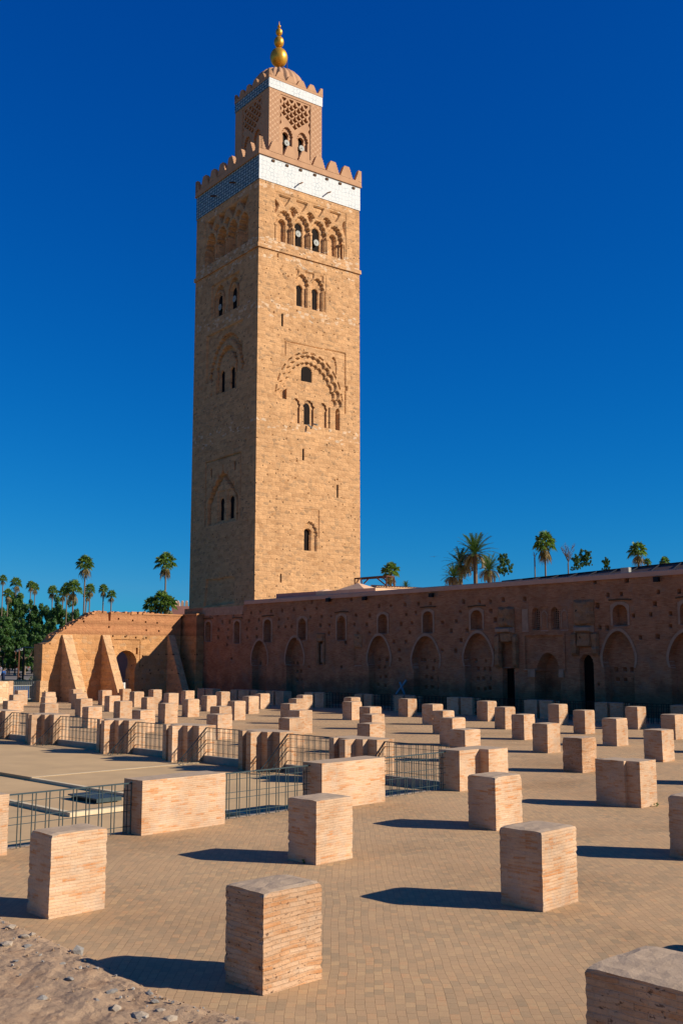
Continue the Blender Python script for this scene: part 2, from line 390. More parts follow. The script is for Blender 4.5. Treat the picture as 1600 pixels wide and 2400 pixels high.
M = {}
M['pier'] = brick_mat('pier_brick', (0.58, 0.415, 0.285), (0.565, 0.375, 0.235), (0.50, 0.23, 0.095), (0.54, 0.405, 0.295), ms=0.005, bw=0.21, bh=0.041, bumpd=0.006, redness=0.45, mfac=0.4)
M['pier_worn'] = brick_mat('worn_pier_brick', (0.58, 0.41, 0.28), (0.55, 0.34, 0.2), (0.48, 0.24, 0.11), (0.50, 0.36, 0.25), ms=0.006, bumpd=0.012, bh=0.048, mfac=0.35, redness=0.5, holes=True, jitter=0.10)
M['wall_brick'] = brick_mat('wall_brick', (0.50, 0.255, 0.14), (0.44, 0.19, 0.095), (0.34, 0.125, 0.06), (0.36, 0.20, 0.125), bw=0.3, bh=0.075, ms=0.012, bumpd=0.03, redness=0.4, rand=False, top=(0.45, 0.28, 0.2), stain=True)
M['tower'] = rubble_mat('tower_masonry', (0.515, 0.315, 0.165), (0.455, 0.265, 0.135), (0.21, 0.145, 0.09), (0.60, 0.48, 0.36), scale=(2.1, 2.1, 3.4), white_bands=[(45.0, 0.9), (38.3, 1.3), (26.1, 1.0), (43.8, 0.8), (50.9, 0.5)], white_amt=0.0)
M['rampart'] = rubble_mat('rampart_rubble', (0.50, 0.28, 0.125), (0.44, 0.22, 0.095), (0.34, 0.24, 0.15), (0.52, 0.38, 0.25), scale=(2.2, 2.2, 3.2), pits=0.35)
M['earth'] = plain_mat('rammed_earth', (0.48, 0.235, 0.105), (0.39, 0.175, 0.075), 1.3, bumpd=0.05, bscale=6, rand=False)
M['stonewall'] = rubble_mat('pale_rubble', (0.66, 0.46, 0.29), (0.58, 0.38, 0.22), (0.42, 0.36, 0.29), (0.72, 0.58, 0.42), scale=(2.6, 2.6, 3.4), pits=0.2, white_bands=[(0.8, 2.0)], white_amt=0.1)
M['buttress'] = rubble_mat('buttress_masonry', (0.56, 0.36, 0.20), (0.50, 0.305, 0.165), (0.34, 0.24, 0.15), (0.52, 0.38, 0.25), scale=(2.6, 2.6, 4.2), pits=0.3)
M['lantern'] = plain_mat('lantern_plaster', (0.46, 0.275, 0.16), (0.38, 0.22, 0.13), 1.2, bumpd=0.015, bscale=14, rand=False)
M['plaster'] = plain_mat('grey_plaster', (0.42, 0.26, 0.175), (0.30, 0.18, 0.12), 3.0, bumpd=0.02)
M['coping'] = plain_mat('pink_coping', (0.55, 0.32, 0.23), (0.48, 0.27, 0.19), 1.5, bumpd=0.01)
M['dome'] = plain_mat('dome_plaster', (0.46, 0.28, 0.17), (0.38, 0.22, 0.13), 1.5, bumpd=0.02)
M['concrete'] = plain_mat('grey_step_render', (0.40, 0.34, 0.27), (0.31, 0.26, 0.20), 3.0)
M['steel'] = plain_mat('painted_rail_steel', (0.03, 0.055, 0.058), (0.02, 0.036, 0.038), 8, rough=0.5, bumpd=0, spec=0.4)
M['black'] = plain_mat('black_iron', (0.012, 0.012, 0.014), None, 8, rough=0.6, bumpd=0)
M['gold'] = plain_mat('gilded_copper', (0.72, 0.40, 0.04), (0.50, 0.25, 0.025), 1.6, rough=0.38, bumpd=0.02, bscale=2.5, metal=0.55, spec=0.5)
M['wood'] = plain_mat('old_wood', (0.13, 0.075, 0.04), (0.07, 0.04, 0.022), 9)
M['rust'] = plain_mat('rusty_steel', (0.13, 0.055, 0.03), None, 9)
M['dark'] = plain_mat('painted_interior_shade', (0.012, 0.008, 0.006), None, 3)  # near-black paint standing in for the shade of unlit interiors
M['horn'] = plain_mat('grey_horn_metal', (0.33, 0.34, 0.31), (0.22, 0.23, 0.21), 4, rough=0.5, bumpd=0)
M['pink'] = plain_mat('pink_render', (0.50, 0.24, 0.19), (0.44, 0.2, 0.16), 0.6, bumpd=0.01)
M['paleplaster'] = plain_mat('pale_roof_plaster', (0.66, 0.44, 0.29), (0.58, 0.36, 0.23), 1.2)
M['solar'] = plain_mat('brown_roof_sheet', (0.12, 0.085, 0.07), (0.09, 0.065, 0.055), 2, rough=0.6, bumpd=0)
M['rooftile'] = plain_mat('roof_tile', (0.55, 0.33, 0.17), (0.38, 0.21, 0.11), 3)
M['bluepaint'] = plain_mat('pale_blue_paint', (0.18, 0.30, 0.38), None, 3)
M['bluepanel'] = plain_mat('dark_blue_panel', (0.03, 0.07, 0.17), None, 3, rough=0.5, bumpd=0)
M['rock'] = plain_mat('grey_stone', (0.36, 0.34, 0.31), (0.24, 0.22, 0.2), 6, bumpd=0.02)
M['rock_pale'] = plain_mat('pale_stone', (0.52, 0.43, 0.33), (0.4, 0.32, 0.24), 6, bumpd=0.02)
M['tree'] = leaf_mat('ficus_leaves', (0.018, 0.06, 0.01), (0.075, 0.16, 0.028))
M['tree_dark'] = leaf_mat('cypress_leaves', (0.018, 0.04, 0.02), (0.05, 0.08, 0.04), 0.1)
M['palm'] = leaf_mat('fan_palm_leaves', (0.06, 0.125, 0.025), (0.2, 0.29, 0.07), 0.35)
M['date'] = leaf_mat('date_palm_fronds', (0.03, 0.08, 0.022), (0.09, 0.15, 0.045))
M['deadfrond'] = leaf_mat('dry_fronds', (0.13, 0.11, 0.04), (0.30, 0.21, 0.085), 0.15)
M['shrub'] = leaf_mat('shrub_leaves', (0.04, 0.075, 0.02), (0.13, 0.15, 0.05))
M['bark'] = plain_mat('palm_bark', (0.20, 0.15, 0.11), (0.12, 0.09, 0.065), 6, bumpd=0.03)
M['twig'] = plain_mat('dry_twig', (0.16, 0.13, 0.11), None, 6, bumpd=0)
M['asphalt'] = plain_mat('street_asphalt', (0.20, 0.18, 0.165), (0.15, 0.135, 0.125), 0.3)
M['white'] = plain_mat('white_paint', (0.75, 0.73, 0.7), None, 4)
M['redp'] = plain_mat('red_kerb_paint', (0.55, 0.1, 0.06), None, 4)
M['weed'] = leaf_mat('weed_leaves', (0.04, 0.1, 0.015), (0.08, 0.16, 0.03))

def tile_mat(name, dark, light, lit=False):
    m, nt, bs = mat(name); N = Nd(nt); vec0, vec = coords(N, False)
    sp = N.n('ShaderNodeSeparateXYZ'); N.link(vec, sp.inputs[0]); h = N.math('ADD', sp.outputs[0], sp.outputs[1])
    cb = N.n('ShaderNodeCombineXYZ'); N.link(h, cb.inputs[0]); N.link(sp.outputs[2], cb.inputs[1])
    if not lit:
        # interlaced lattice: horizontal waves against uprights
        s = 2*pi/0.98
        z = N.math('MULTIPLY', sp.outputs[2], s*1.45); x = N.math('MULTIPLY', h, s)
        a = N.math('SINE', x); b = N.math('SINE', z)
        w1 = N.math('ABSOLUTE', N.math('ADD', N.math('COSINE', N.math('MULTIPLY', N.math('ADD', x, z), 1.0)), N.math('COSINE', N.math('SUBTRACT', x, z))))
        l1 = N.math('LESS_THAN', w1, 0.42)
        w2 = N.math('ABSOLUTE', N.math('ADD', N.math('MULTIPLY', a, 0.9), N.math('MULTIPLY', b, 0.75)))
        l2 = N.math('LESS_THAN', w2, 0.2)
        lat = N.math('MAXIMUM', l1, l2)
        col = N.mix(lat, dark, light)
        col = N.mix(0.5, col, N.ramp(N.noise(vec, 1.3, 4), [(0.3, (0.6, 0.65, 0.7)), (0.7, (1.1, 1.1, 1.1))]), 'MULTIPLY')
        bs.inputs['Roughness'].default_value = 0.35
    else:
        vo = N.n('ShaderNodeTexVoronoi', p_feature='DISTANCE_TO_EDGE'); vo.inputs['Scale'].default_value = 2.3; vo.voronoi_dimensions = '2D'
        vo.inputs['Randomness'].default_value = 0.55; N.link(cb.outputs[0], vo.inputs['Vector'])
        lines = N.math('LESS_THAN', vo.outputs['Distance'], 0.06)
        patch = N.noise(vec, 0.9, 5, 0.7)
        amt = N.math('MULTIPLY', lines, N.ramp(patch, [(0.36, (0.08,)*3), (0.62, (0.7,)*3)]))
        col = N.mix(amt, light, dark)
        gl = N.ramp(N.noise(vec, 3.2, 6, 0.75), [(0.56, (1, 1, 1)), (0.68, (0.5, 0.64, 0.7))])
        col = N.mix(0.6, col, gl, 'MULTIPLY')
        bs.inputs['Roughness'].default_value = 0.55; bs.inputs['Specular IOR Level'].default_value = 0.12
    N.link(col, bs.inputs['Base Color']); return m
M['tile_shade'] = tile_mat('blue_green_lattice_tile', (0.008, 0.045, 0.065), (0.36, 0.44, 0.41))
M['tile_lit'] = tile_mat('painted_glare_tile', (0.10, 0.20, 0.25), (0.56, 0.57, 0.57), True)  # sunlit copy of the tile, sun glare painted in as white
def stencil_mat():
    m, nt, bs = mat('painted_lattice_plaster'); N = Nd(nt); vec0, vec = coords(N, False)
    sp = N.n('ShaderNodeSeparateXYZ'); N.link(vec, sp.inputs[0]); h = N.math('ADD', sp.outputs[0], sp.outputs[1])
    s = 2*pi/0.62
    x = N.math('MULTIPLY', h, s); z = N.math('MULTIPLY', sp.outputs[2], s)
    w = N.math('ABSOLUTE', N.math('ADD', N.math('COSINE', x), N.math('COSINE', z)))
    w2 = N.math('ABSOLUTE', N.math('ADD', N.math('SINE', N.math('MULTIPLY', x, 2)), N.math('MULTIPLY', N.math('SINE', N.math('MULTIPLY', z, 2)), 0.6)))
    l = N.math('MAXIMUM', N.math('LESS_THAN', w, 0.2), N.math('LESS_THAN', w2, 0.12))
    col = N.mix(N.math('MULTIPLY', l, 0.8), (0.38, 0.215, 0.125), (0.60, 0.41, 0.27))
    col = N.mix(0.6, col, N.ramp(N.noise(vec, 5, 5, 0.7), [(0.3, (0.75, 0.73, 0.7)), (0.7, (1.08, 1.07, 1.05))]), 'MULTIPLY')
    N.link(col, bs.inputs['Base Color']); return m
M['stencil'] = stencil_mat()

def paving_mat():
    m, nt, bs = mat('terrace_paving'); N = Nd(nt)
    g = N.n('ShaderNodeNewGeometry'); pos = g.outputs['Position']
    sp = N.n('ShaderNodeSeparateXYZ'); N.link(pos, sp.inputs[0])
    wob = N.noise(pos, 0.5, 2); wob2 = N.noise(pos, 2.2, 3)
    yy = N.math('ADD', sp.outputs[1], N.math('MULTIPLY', wob, 0.2)); yy = N.math('ADD', yy, N.math('MULTIPLY', wob2, 0.05))
    xx = N.math('ADD', sp.outputs[0], N.math('MULTIPLY', wob, -0.15)); xx = N.math('ADD', xx, N.math('MULTIPLY', wob2, 0.03))
    cb = N.n('ShaderNodeCombineXYZ'); N.link(yy, cb.inputs[0]); N.link(xx, cb.inputs[1])
    br = N.n('ShaderNodeTexBrick', p_offset=0.5); N.link(cb.outputs[0], br.inputs['Vector'])
    br.inputs['Scale'].default_value = 1.0; br.inputs['Brick Width'].default_value = 0.165; br.inputs['Row Height'].default_value = 0.10
    br.inputs['Mortar Size'].default_value = 0.0035; br.inputs['Mortar Smooth'].default_value = 0.3
    br.inputs['Color1'].default_value = (0, 0, 0, 1); br.inputs['Color2'].default_value = (1, 1, 1, 1); br.inputs['Mortar'].default_value = (0.5, 0.5, 0.5, 1)
    patch = N.noise(pos, 0.45, 5, 0.6); fine = N.noise(pos, 60, 4, 0.7); med = N.noise(pos, 5, 4)
    k = N.math('ADD', N.math('MULTIPLY', br.outputs['Color'], 0.55), N.math('MULTIPLY', N.noise(pos, 14, 4, 0.7), 0.45))
    col = N.ramp(k, [(0.18, (0.33, 0.25, 0.155)), (0.40, (0.43, 0.30, 0.175)), (0.58, (0.455, 0.305, 0.175)), (0.70, (0.50, 0.35, 0.195)), (0.88, (0.53, 0.28, 0.145))])
    dusty = N.ramp(patch, [(0.40, (0, 0, 0)), (0.66, (0.65, 0.65, 0.65))])
    col = N.mix(dusty, col, (0.445, 0.292, 0.165))
    jf = N.math('MULTIPLY', br.outputs['Fac'], N.ramp(N.noise(pos, 3.1, 4, 0.7), [(0.36, (0.12,)*3), (0.66, (0.95,)*3)]))
    # joints fade into the dust further off
    dist = N.n('ShaderNodeVectorMath', p_operation='LENGTH'); N.link(pos, dist.inputs[0])
    col = N.mix(N.math('MULTIPLY', jf, 0.8), col, (0.10, 0.066, 0.042))
    gr = N.ramp(fine, [(0.25, (0.75, 0.73, 0.7)), (0.5, (1, 1, 1)), (0.8, (1.12, 1.11, 1.1))])
    col = N.mix(0.7, col, gr, 'MULTIPLY')
    st = N.ramp(N.noise(pos, 0.22, 4), [(0.30, (0.74, 0.70, 0.66)), (0.46, (0.94, 0.92, 0.90)), (0.66, (1.05, 1.04, 1.02))])
    col = N.mix(1.0, col, st, 'MULTIPLY')
    N.link(col, bs.inputs['Base Color'])
    hg = N.math('ADD', N.math('MULTIPLY', br.outputs['Fac'], -1.0), N.math('MULTIPLY', fine, 0.35))
    hg = N.math('ADD', hg, N.math('MULTIPLY', br.outputs['Color'], 0.35))
    N.link(N.bump(hg, 0.6, 0.006), bs.inputs['Normal'])
    return m
M['paving'] = paving_mat()
M['court'] = plain_mat('court_paving', (0.53, 0.37, 0.20), (0.42, 0.295, 0.165), 0.6, bumpd=0.004, bscale=30, rand=False)
M['kerb'] = plain_mat('pale_kerb', (0.60, 0.50, 0.34), (0.52, 0.43, 0.29), 2)
M['court_edge'] = M['kerb']

# ------------------------------------------------------------------ ground
# terrace sheet with the sunken court left out (u<23.12, 18.25<v<62), reaching the horizon
def quad(mb, u0, v0, u1, v1, z):
    p = [G(u0, v0, z), G(u1, v0, z), G(u1, v1, z), G(u0, v1, z)]; mb.add(p, [(0, 1, 2, 3)])
g = MB(); F_ = 4000
CU, CV0, CV1 = 23.12, 18.45, 62.0
quad(g, CU, -F_, F_, F_, 0); quad(g, -60, -F_, CU, CV0, 0); quad(g, -60, CV1, CU, F_, 0); quad(g, -F_, -F_, -60, F_, 0)
tag(obj('ground', g, M['paving'], fix=False), kind='structure')
gd = MB(); quad(gd, -400, 77.3, 54.0, 400, 0.012); quad(gd, 54.0, 92.0, 400, 400, 0.012)
M['garden'] = plain_mat('garden_earth', (0.10, 0.095, 0.055), (0.06, 0.07, 0.035), 0.2, bumpd=0)
tag(obj('garden_ground', gd, M['garden'], fix=False), kind='structure')
c = MB()
# court floor: three shallow levels
def slab(mb, u0, v0, u1, v1, z0, z1):
    vs_ = [G(u0, v0, z0), G(u1, v0, z0), G(u1, v1, z0), G(u0, v1, z0), G(u0, v0, z1), G(u1, v0, z1), G(u1, v1, z1), G(u0, v1, z1)]
    mb.add(vs_, [(0,3,2,1),(4,5,6,7),(0,1,5,4),(1,2,6,5),(2,3,7,6),(3,0,4,7)])
slab(c, -60, CV0, CU, CV1, -0.9, -0.40)
tag(obj('court_floor', c, M['court']), kind='structure')
c = MB(); slab(c, 13.72, 23.42, CU, CV1, -0.6, -0.30); tag(obj('court_platform', c, M['court']), kind='structure')
c = MB(); slab(c, 16.33, 18.6, CU-0.002, 30.2, -0.6, -0.215); slab(c, 16.33, 30.2, CU-0.002, CV1-0.01, -0.6, -0.195)
tag(obj('upper_court_platform', c, M['court']), kind='structure')
# thin pale kerb lines on the platform edges
def kerb(u0, v0, u1, v1, z0, z1, label, mt='kerb'):
    k = MB(); slab(k, u0, v0, u1, v1, z0, z1); return tag(obj('court_kerb', k, M[mt]), label, 'kerb', 'low kerbs of the sunken court')
kerb(13.70, 23.40, CU-.02, 23.55, -0.40, -0.297, 'pale stone kerb facing the camera, behind the railing left of the longest brick block')
kerb(13.70, 23.553, 13.85, CV1-.02, -0.40, -0.297, 'olive shaded kerb running away from the corner behind the near railing')
kerb(16.31, 18.62, 16.45, 30.18, -0.30, -0.212, 'olive shaded kerb crossing the court towards the long brick block')
kerb(16.31, 30.2, CU-.02, 30.33, -0.30, -0.190, 'thin pale kerb line crossing the middle of the sunken court')
# court retaining walls
rw = MB(); slab(rw, CU-0.12, CV0, CU+0.08, CV1, -0.6, 0.03)
tag(obj('retaining_wall', rw, M['concrete']), 'low grey rendered step wall under the far court railings', 'wall')
rw = MB(); slab(rw, -60, CV0-0.06, CU-0.125, CV0+0.08, -0.6, 0.004)
tag(obj('retaining_wall', rw, M['concrete']), 'low edge wall under the near court railings', 'wall')

# ------------------------------------------------------------------ brick piers
def pier_mesh(wu, wv, h, seed, amp=0.012, rows=20, cols=6, z0=-0.02):
    """box with one row of faces per brick course, each course pushed in or out a little"""
    rng = random.Random(seed); mb = MB()
    du = [rng.uniform(-amp, amp) for _ in range(rows+1)]; dv = [rng.uniform(-amp, amp) for _ in range(rows+1)]
    per = []
    n = cols
    for k in range(n): per.append((wu*k/n, 0, 'f'))
    for k in range(n): per.append((wu, wv*k/n, 'r'))
    for k in range(n): per.append((wu*(n-k)/n, wv, 'b'))
    for k in range(n): per.append((0, wv*(n-k)/n, 'l'))
    NP = len(per)
    lean = (rng.uniform(-0.012, 0.012), rng.uniform(-0.012, 0.012))
    chips = {(rng.randint(0, 3), rng.randint(1, rows)): rng.uniform(0.005, 0.014) for _ in range(8 if rows > 20 else 3)}
    for q_ in range(4): chips[(q_, rows)] = rng.uniform(0.003, 0.018)
    for j in range(rows+1):
        z = z0+(h-z0)*j/rows; t = (z-z0)/(h-z0)
        for k, (x, y, sd) in enumerate(per):
            nz = noise.noise(Vector((x*5+seed*3.1, y*5, z*16)))*amp*1.1
            e = amp*0.9*(rng.random()-0.5)
            ax = (1 if x > wu/2 else -1); ay = (1 if y > wv/2 else -1)
            ox = oy = 0.0
            corner = (k % n == 0)
            if sd in 'fb' or corner: oy = ay*(nz+dv[j]*0.6+e)
            if sd in 'lr' or corner: ox = ax*(nz+du[j]*0.6+e)
            if corner and rng.random() < 0.22: ox -= ax*amp*rng.uniform(0.6, 2.0); oy -= ay*amp*rng.uniform(0.6, 2.0)
            if corner and (k//n, j) in chips: c__ = chips[(k//n, j)]; ox -= ax*c__; oy -= ay*c__
            zz = z
            if j == rows: zz = h+noise.noise(Vector((x*4+seed, y*4, 7.7)))*amp*1.8-(0.01 if corner else 0); ox -= ax*amp*0.5; oy -= ay*amp*0.5
            mb.v.append((x+ox+lean[0]*t, y+oy+lean[1]*t, zz))
    for j in range(rows):
        for k in range(NP):
            mb.f.append((j*NP+k, j*NP+(k+1) % NP, (j+1)*NP+(k+1) % NP, (j+1)*NP+k)); mb.m.append(0)
    # top grid, slightly domed and rough
    tn = n; base = rows*NP; idx = {}
    for a in range(tn+1):
        for b in range(tn+1):
            if b == 0: idx[a, b] = base+a
            elif a == tn: idx[a, b] = base+tn+b
            elif b == tn: idx[a, b] = base+2*tn+(tn-a)
            elif a == 0: idx[a, b] = base+3*tn+(tn-b)
            else:
                x = wu*a/tn; y = wv*b/tn
                mb.v.append((x, y, h+0.012+noise.noise(Vector((x*6+seed, y*6, 1.3)))*amp*2.4)); idx[a, b] = len(mb.v)-1
    idx[0, 0] = base; idx[tn, 0] = base+tn; idx[tn, tn] = base+2*tn; idx[0, tn] = base+3*tn
    for a in range(tn):
        for b in range(tn):
            mb.f.append((idx[a, b], idx[a+1, b], idx[a+1, b+1], idx[a, b+1])); mb.m.append(0)
    return mb

PIERS = [(37.15,71.35,.78,.56,1.09),(32.7,63.38,.75,.61,1.08),(27.95,54.76,.77,.6,1.08),(37.15,67.31,.79,.56,1.05),(32.7,59.26,.79,.59,1.04),(27.95,50.64,.8,.58,1.06),(41.9,71.7,.82,.64,1.05),(37.15,63.16,.77,.66,1.05),(32.7,55.05,.79,.66,1.05),(27.95,46.32,.78,.61,1.03),(41.9,67.56,.8,.59,1.07),(37.15,59.03,.81,.62,1.01),(32.7,50.86,.81,.66,1.04),(46.4,71.82,.77,.6,.98),(41.9,63.38,.82,.63,1.06),(37.15,54.76,.81,.64,1.03),(27.95,41.74,.83,.72,1.03),(46.4,67.58,.77,.68,1.02),(41.9,59.22,.81,.63,1.06),(32.7,46.52,.83,.65,1.05),(46.4,63.45,.81,.61,1.03),(37.15,50.54,.82,.61,1.03),(41.9,54.95,.8,.66,1.01),(46.4,59.19,.79,.63,1.06),(32.7,41.85,.79,.76,1.04),(27.95,35.88,.79,.79,1.06),(37.15,46.19,.8,.63,1.05),(41.9,50.69,.82,.65,1.08),(46.4,54.9,.82,.59,1.03),(46.4,50.62,.85,.63,1.04),(41.9,46.31,.79,.67,1.05),(37.15,41.55,.74,.77,1.05),(32.7,35.92,.81,.8,1.06),(27.95,31.27,.79,.66,1.09),(46.4,46.19,.81,.67,1.01),(41.9,41.66,.81,.76,1.01),(37.15,35.68,.81,.75,1.08),(32.7,31.3,.81,.63,1.06),(27.95,26.86,.82,.66,1.07),(46.4,41.48,.79,.76,1.05),(41.9,35.74,.83,.74,1.06),(37.15,31.06,.81,.65,1.06),(32.7,26.87,.83,.67,1.09),(27.95,22.42,.82,.68,1.07),(46.4,35.62,.81,.75,1.09),(41.9,31.1,.83,.65,1.07),(37.15,26.59,.82,.65,1.06),(32.7,22.38,.82,.67,1.06),(46.4,31.0,.81,.67,1.07),(41.9,26.6,.81,.65,1.07),(37.15,22.16,.85,.66,1.08),(27.95,17.89,.8,.7,1.04),(46.4,26.49,.84,.67,1.09),(41.9,22.15,.82,.67,1.05),(32.7,17.79,.83,.69,1.05),(17.5,13.27,.9,.72,1.06),(12.5,8.7,.89,.72,1.07),(7.42,8.69,.84,.65,1.02),(12.5,13.29,.88,.72,1.06),(7.42,13.14,.87,.6,1.1),
 # at or just past the right edge of the view
 (17.5,8.75,.9,.72,1.06),(7.5,4.0,.95,.85,1.04),
 (12.5,4.2,.89,.72,1.05),(22.4,8.75,.85,.7,1.05),(27.95,13.35,.82,.68,1.05),(32.7,13.3,.82,.68,1.05),(37.15,17.75,.82,.68,1.05),(41.9,17.75,.82,.68,1.05),(46.4,22.1,.82,.68,1.05)]
ORD = ['first','second','third','fourth','fifth','sixth','seventh','eighth','ninth','tenth','eleventh','twelfth','thirteenth','fourteenth','fifteenth']
rowkeys = sorted({p[0] if p[0] != 7.5 else 7.42 for p in PIERS}, reverse=True)
special = {(7.42,8.69): 'nearest whole brick pier stump, bottom centre, its bricks worn and deeply cracked',
 (7.42,13.14): 'near brick pier stump with orange streaks, in front of the left railing',
 (12.5,8.7): 'big brick pier stump right of the foreground with a crumbling flat top and long shadow',
 (12.5,13.29): 'brick pier stump with a small weed at its foot, before the middle brick block',
 (17.5,13.27): 'brick pier stump in front of the notched double pier, orange bricks near its base',
 (17.5,8.75): 'brick pier stump cut by the right edge of the view, only its dark side showing',
 (7.5,4.0): 'brick pier stump filling the bottom right corner with a cement capped top',
 (12.5,4.2): 'brick pier stump just outside the right edge, only its shadow tip showing',
 (27.95,17.89): 'leaning rough brick pier stump just behind the cross shaped double pier'}
byrow = {}
for p in PIERS: byrow.setdefault(round(p[0] if p[0] != 7.5 else 7.42, 2), []).append(p)
for i, p in enumerate(PIERS):
    u, v, wu, wv, h = p
    near = u < 24
    worn = (u, v) in ((7.42, 8.69), (7.5, 4.0), (27.95, 17.89))
    mb = pier_mesh(wu, wv, h, i+3, amp=0.0055 if worn else (0.004 if near else 0.005), rows=26 if near else 12, cols=8 if near else 4)
    o = obj('brick_pier', mb, M['pier_worn'] if worn else M['pier'], None, G(u, v, 0), RZG+random.Random(i).uniform(-0.012, 0.012), fix=False)
    if (u, v) in special: lab = special[(u, v)]
    else:
        rk = sorted(byrow[round(u, 2)], key=lambda q: -q[1]); n = rk.index(p)
        r_ = [k for k in sorted(byrow, reverse=True)].index(round(u, 2))
        if n == 0: pos = 'leftmost'
        else: pos = ORD[n]+' from left'
        if i >= len(PIERS)-6: pos = 'outside right edge'
        lab = 'brick pier stump, '+pos+' in the '+ORD[r_]+' sunlit row from the arcaded wall'
    tag(o, lab, 'brick pier', 'rows of square brick pier stumps on the terrace')

def poly_pier(poly, h, z0, seed, mt, name, label, cat, group=None, amp=0.004, rows=22, seg=0.14):
    """pier of any plan, coursed like pier_mesh; poly counter-clockwise in (u,v)"""
    rng = random.Random(seed); pts = []
    n = len(poly)
    for i in range(n):
        a = Vector(poly[i]); b = Vector(poly[(i+1) % n]); L = (b-a).length; k = max(1, int(L/seg))
        for j in range(k): pts.append((a.lerp(b, j/k), i, j == 0))
    def nrm(i):
        a = Vector(poly[i]); b = Vector(poly[(i+1) % n]); d = (b-a).normalized(); return Vector((d.y, -d.x))
    mb = MB(); NP = len(pts)
    for r in range(rows+1):
        z = z0+(h-z0)*r/rows; dr = rng.uniform(-amp, amp)*0.6
        for p, i, c_ in pts:
            nn = nrm(i) if not c_ else (nrm(i)+nrm(i-1))*0.7
            off = dr+noise.noise(Vector((p.x*5+seed, p.y*5, z*16)))*amp+amp*0.8*(rng.random()-0.5)
            if c_ and rng.random() < 0.2: off -= amp*1.2
            zz = z if r < rows else h+noise.noise(Vector((p.x*3+seed, p.y*3, 5)))*amp*1.6
            q = p+nn*off; mb.v.append((q.x, q.y, zz))
    for r in range(rows):
        for k in range(NP): mb.f.append((r*NP+k, r*NP+(k+1) % NP, (r+1)*NP+(k+1) % NP, (r+1)*NP+k)); mb.m.append(0)
    mb.f.append(tuple(rows*NP+k for k in range(NP))); mb.m.append(0)
    me = mb.mesh(name)
    bm = bmesh.new(); bm.from_mesh(me); big = [f for f in bm.faces if len(f.verts) > 4]; bmesh.ops.triangulate(bm, faces=big); bm.to_mesh(me); bm.free()
    o = link(name, me, mt, None, (0, 0, 0), RZG)
    # move the origin to the pier's foot
    cx = sum(p[0] for p in poly)/n; cy = sum(p[1] for p in poly)/n
    me.transform(Matrix.Translation((-cx, -cy, 0))); o.location = G(cx, cy, 0)
    return tag(o, label, cat, group)
rect = lambda u0, v0, u1, v1: [(u0, v0), (u1, v0), (u1, v1), (u0, v1)]
GB = 'long brick blocks along the near side of the court'
poly_pier(rect(12.04, 17.84, 14.13, 18.5), 1.06, -0.45, 101, M['pier'], 'brick_block', 'long pale brick block between the two near railings, left of centre', 'brick block', GB)
poly_pier(rect(16.92, 17.8, 19.05, 18.46), 1.06, -0.45, 102, M['pier'], 'brick_block', 'long brick block behind the pier with the weed, right of the middle railing', 'brick block', GB)
poly_pier(rect(7.1, 17.84, 9.21, 18.5), 1.06, -0.45, 103, M['pier'], 'brick_block', 'brick block cut off by the left edge of the view', 'brick block', GB)
poly_pier([(21.85,17.73),(22.7,17.73),(22.7,17.42),(23.55,17.42),(23.55,18.42),(21.85,18.42)], 1.05, -0.45, 104, M['pier'], 'notched_pier', 'notched double brick pier at the right end of the near railings', 'brick pier')
poly_pier([(22.4,13.2),(22.51,13.2),(22.51,12.85),(23.27,12.85),(23.27,13.5),(23.1,13.5),(23.1,13.9),(22.55,13.9),(22.55,13.98),(22.4,13.98)], 1.06, -0.02, 105, M['pier'], 'notched_pier', 'notched double brick pier standing alone at right with a green tuft at its foot', 'brick pier')
# comb shaped piers on the far side of the court
CP = [(44.88, 'first'), (40.53, 'second'), (34.81, 'third'), (30.34, 'fourth'), (25.98, 'fifth'), (21.62, 'sixth')]
CPU = 22.8
for k, (v0, w) in enumerate(CP):
    P_ = lambda a, b: (CPU-b, v0+a)
    poly = [P_(0, 0), (CPU+0.75, v0), (CPU+0.75, v0+1.75), P_(1.75, 0), P_(1.62, 0), P_(1.62, .42), P_(1.40, .42), P_(1.40, .22), P_(.92, .22), P_(.92, .66), P_(.68, .66), P_(.68, .22), P_(.37, .22), P_(.37, 0)]
    poly_pier(poly, 1.07, -0.42, 120+k, M['pier'], 'ribbed_pier', 'ribbed brick pier with upright projecting ribs, '+w+' from left along the far court edge', 'brick pier', 'ribbed brick piers along the far side of the court', seg=0.2)
# piers standing in the shade of the arcaded wall
for k, (va, vb) in enumerate([(67.85,65.75),(63.61,60.36),(59.43,57.42),(55.18,53.2),(50.18,48.57),(46.53,44.78),(42.09,40.07),(36.26,34.31),(31.55,29.83),(27.04,25.36)]):
    m_ = (va+vb)/2; w2 = min((va-vb)/2, 1.0)
    if k == 1:
        for q, mm in enumerate((60.36+.9, 63.61-.9)):
            poly_pier([(50.7,mm-.85),(51.5,mm-.85),(51.5,mm+.85),(50.7,mm+.85),(50.7,mm+.1),(50.95,mm+.1),(50.95,mm-.1),(50.7,mm-.1)], 1.03, -0.02, 140+q, M['pier'], 'shaded_pier', 'grey looking double brick pier in the wall shadow, '+('third' if q == 0 else 'second')+' from left', 'brick pier', 'double piers in the shade of the arcaded wall', seg=0.3)
        continue
    n_ = k+1 if k == 0 else k+2
    poly_pier([(50.7,m_-w2),(51.5,m_-w2),(51.5,m_+w2),(50.7,m_+w2),(50.7,m_+.1),(50.95,m_+.1),(50.95,m_-.1),(50.7,m_-.1)], 1.03, -0.02, 150+k, M['pier'], 'shaded_pier', 'grey looking double brick pier in the wall shadow, '+ORD[n_-1]+' from left', 'brick pier', 'double piers in the shade of the arcaded wall', seg=0.3)

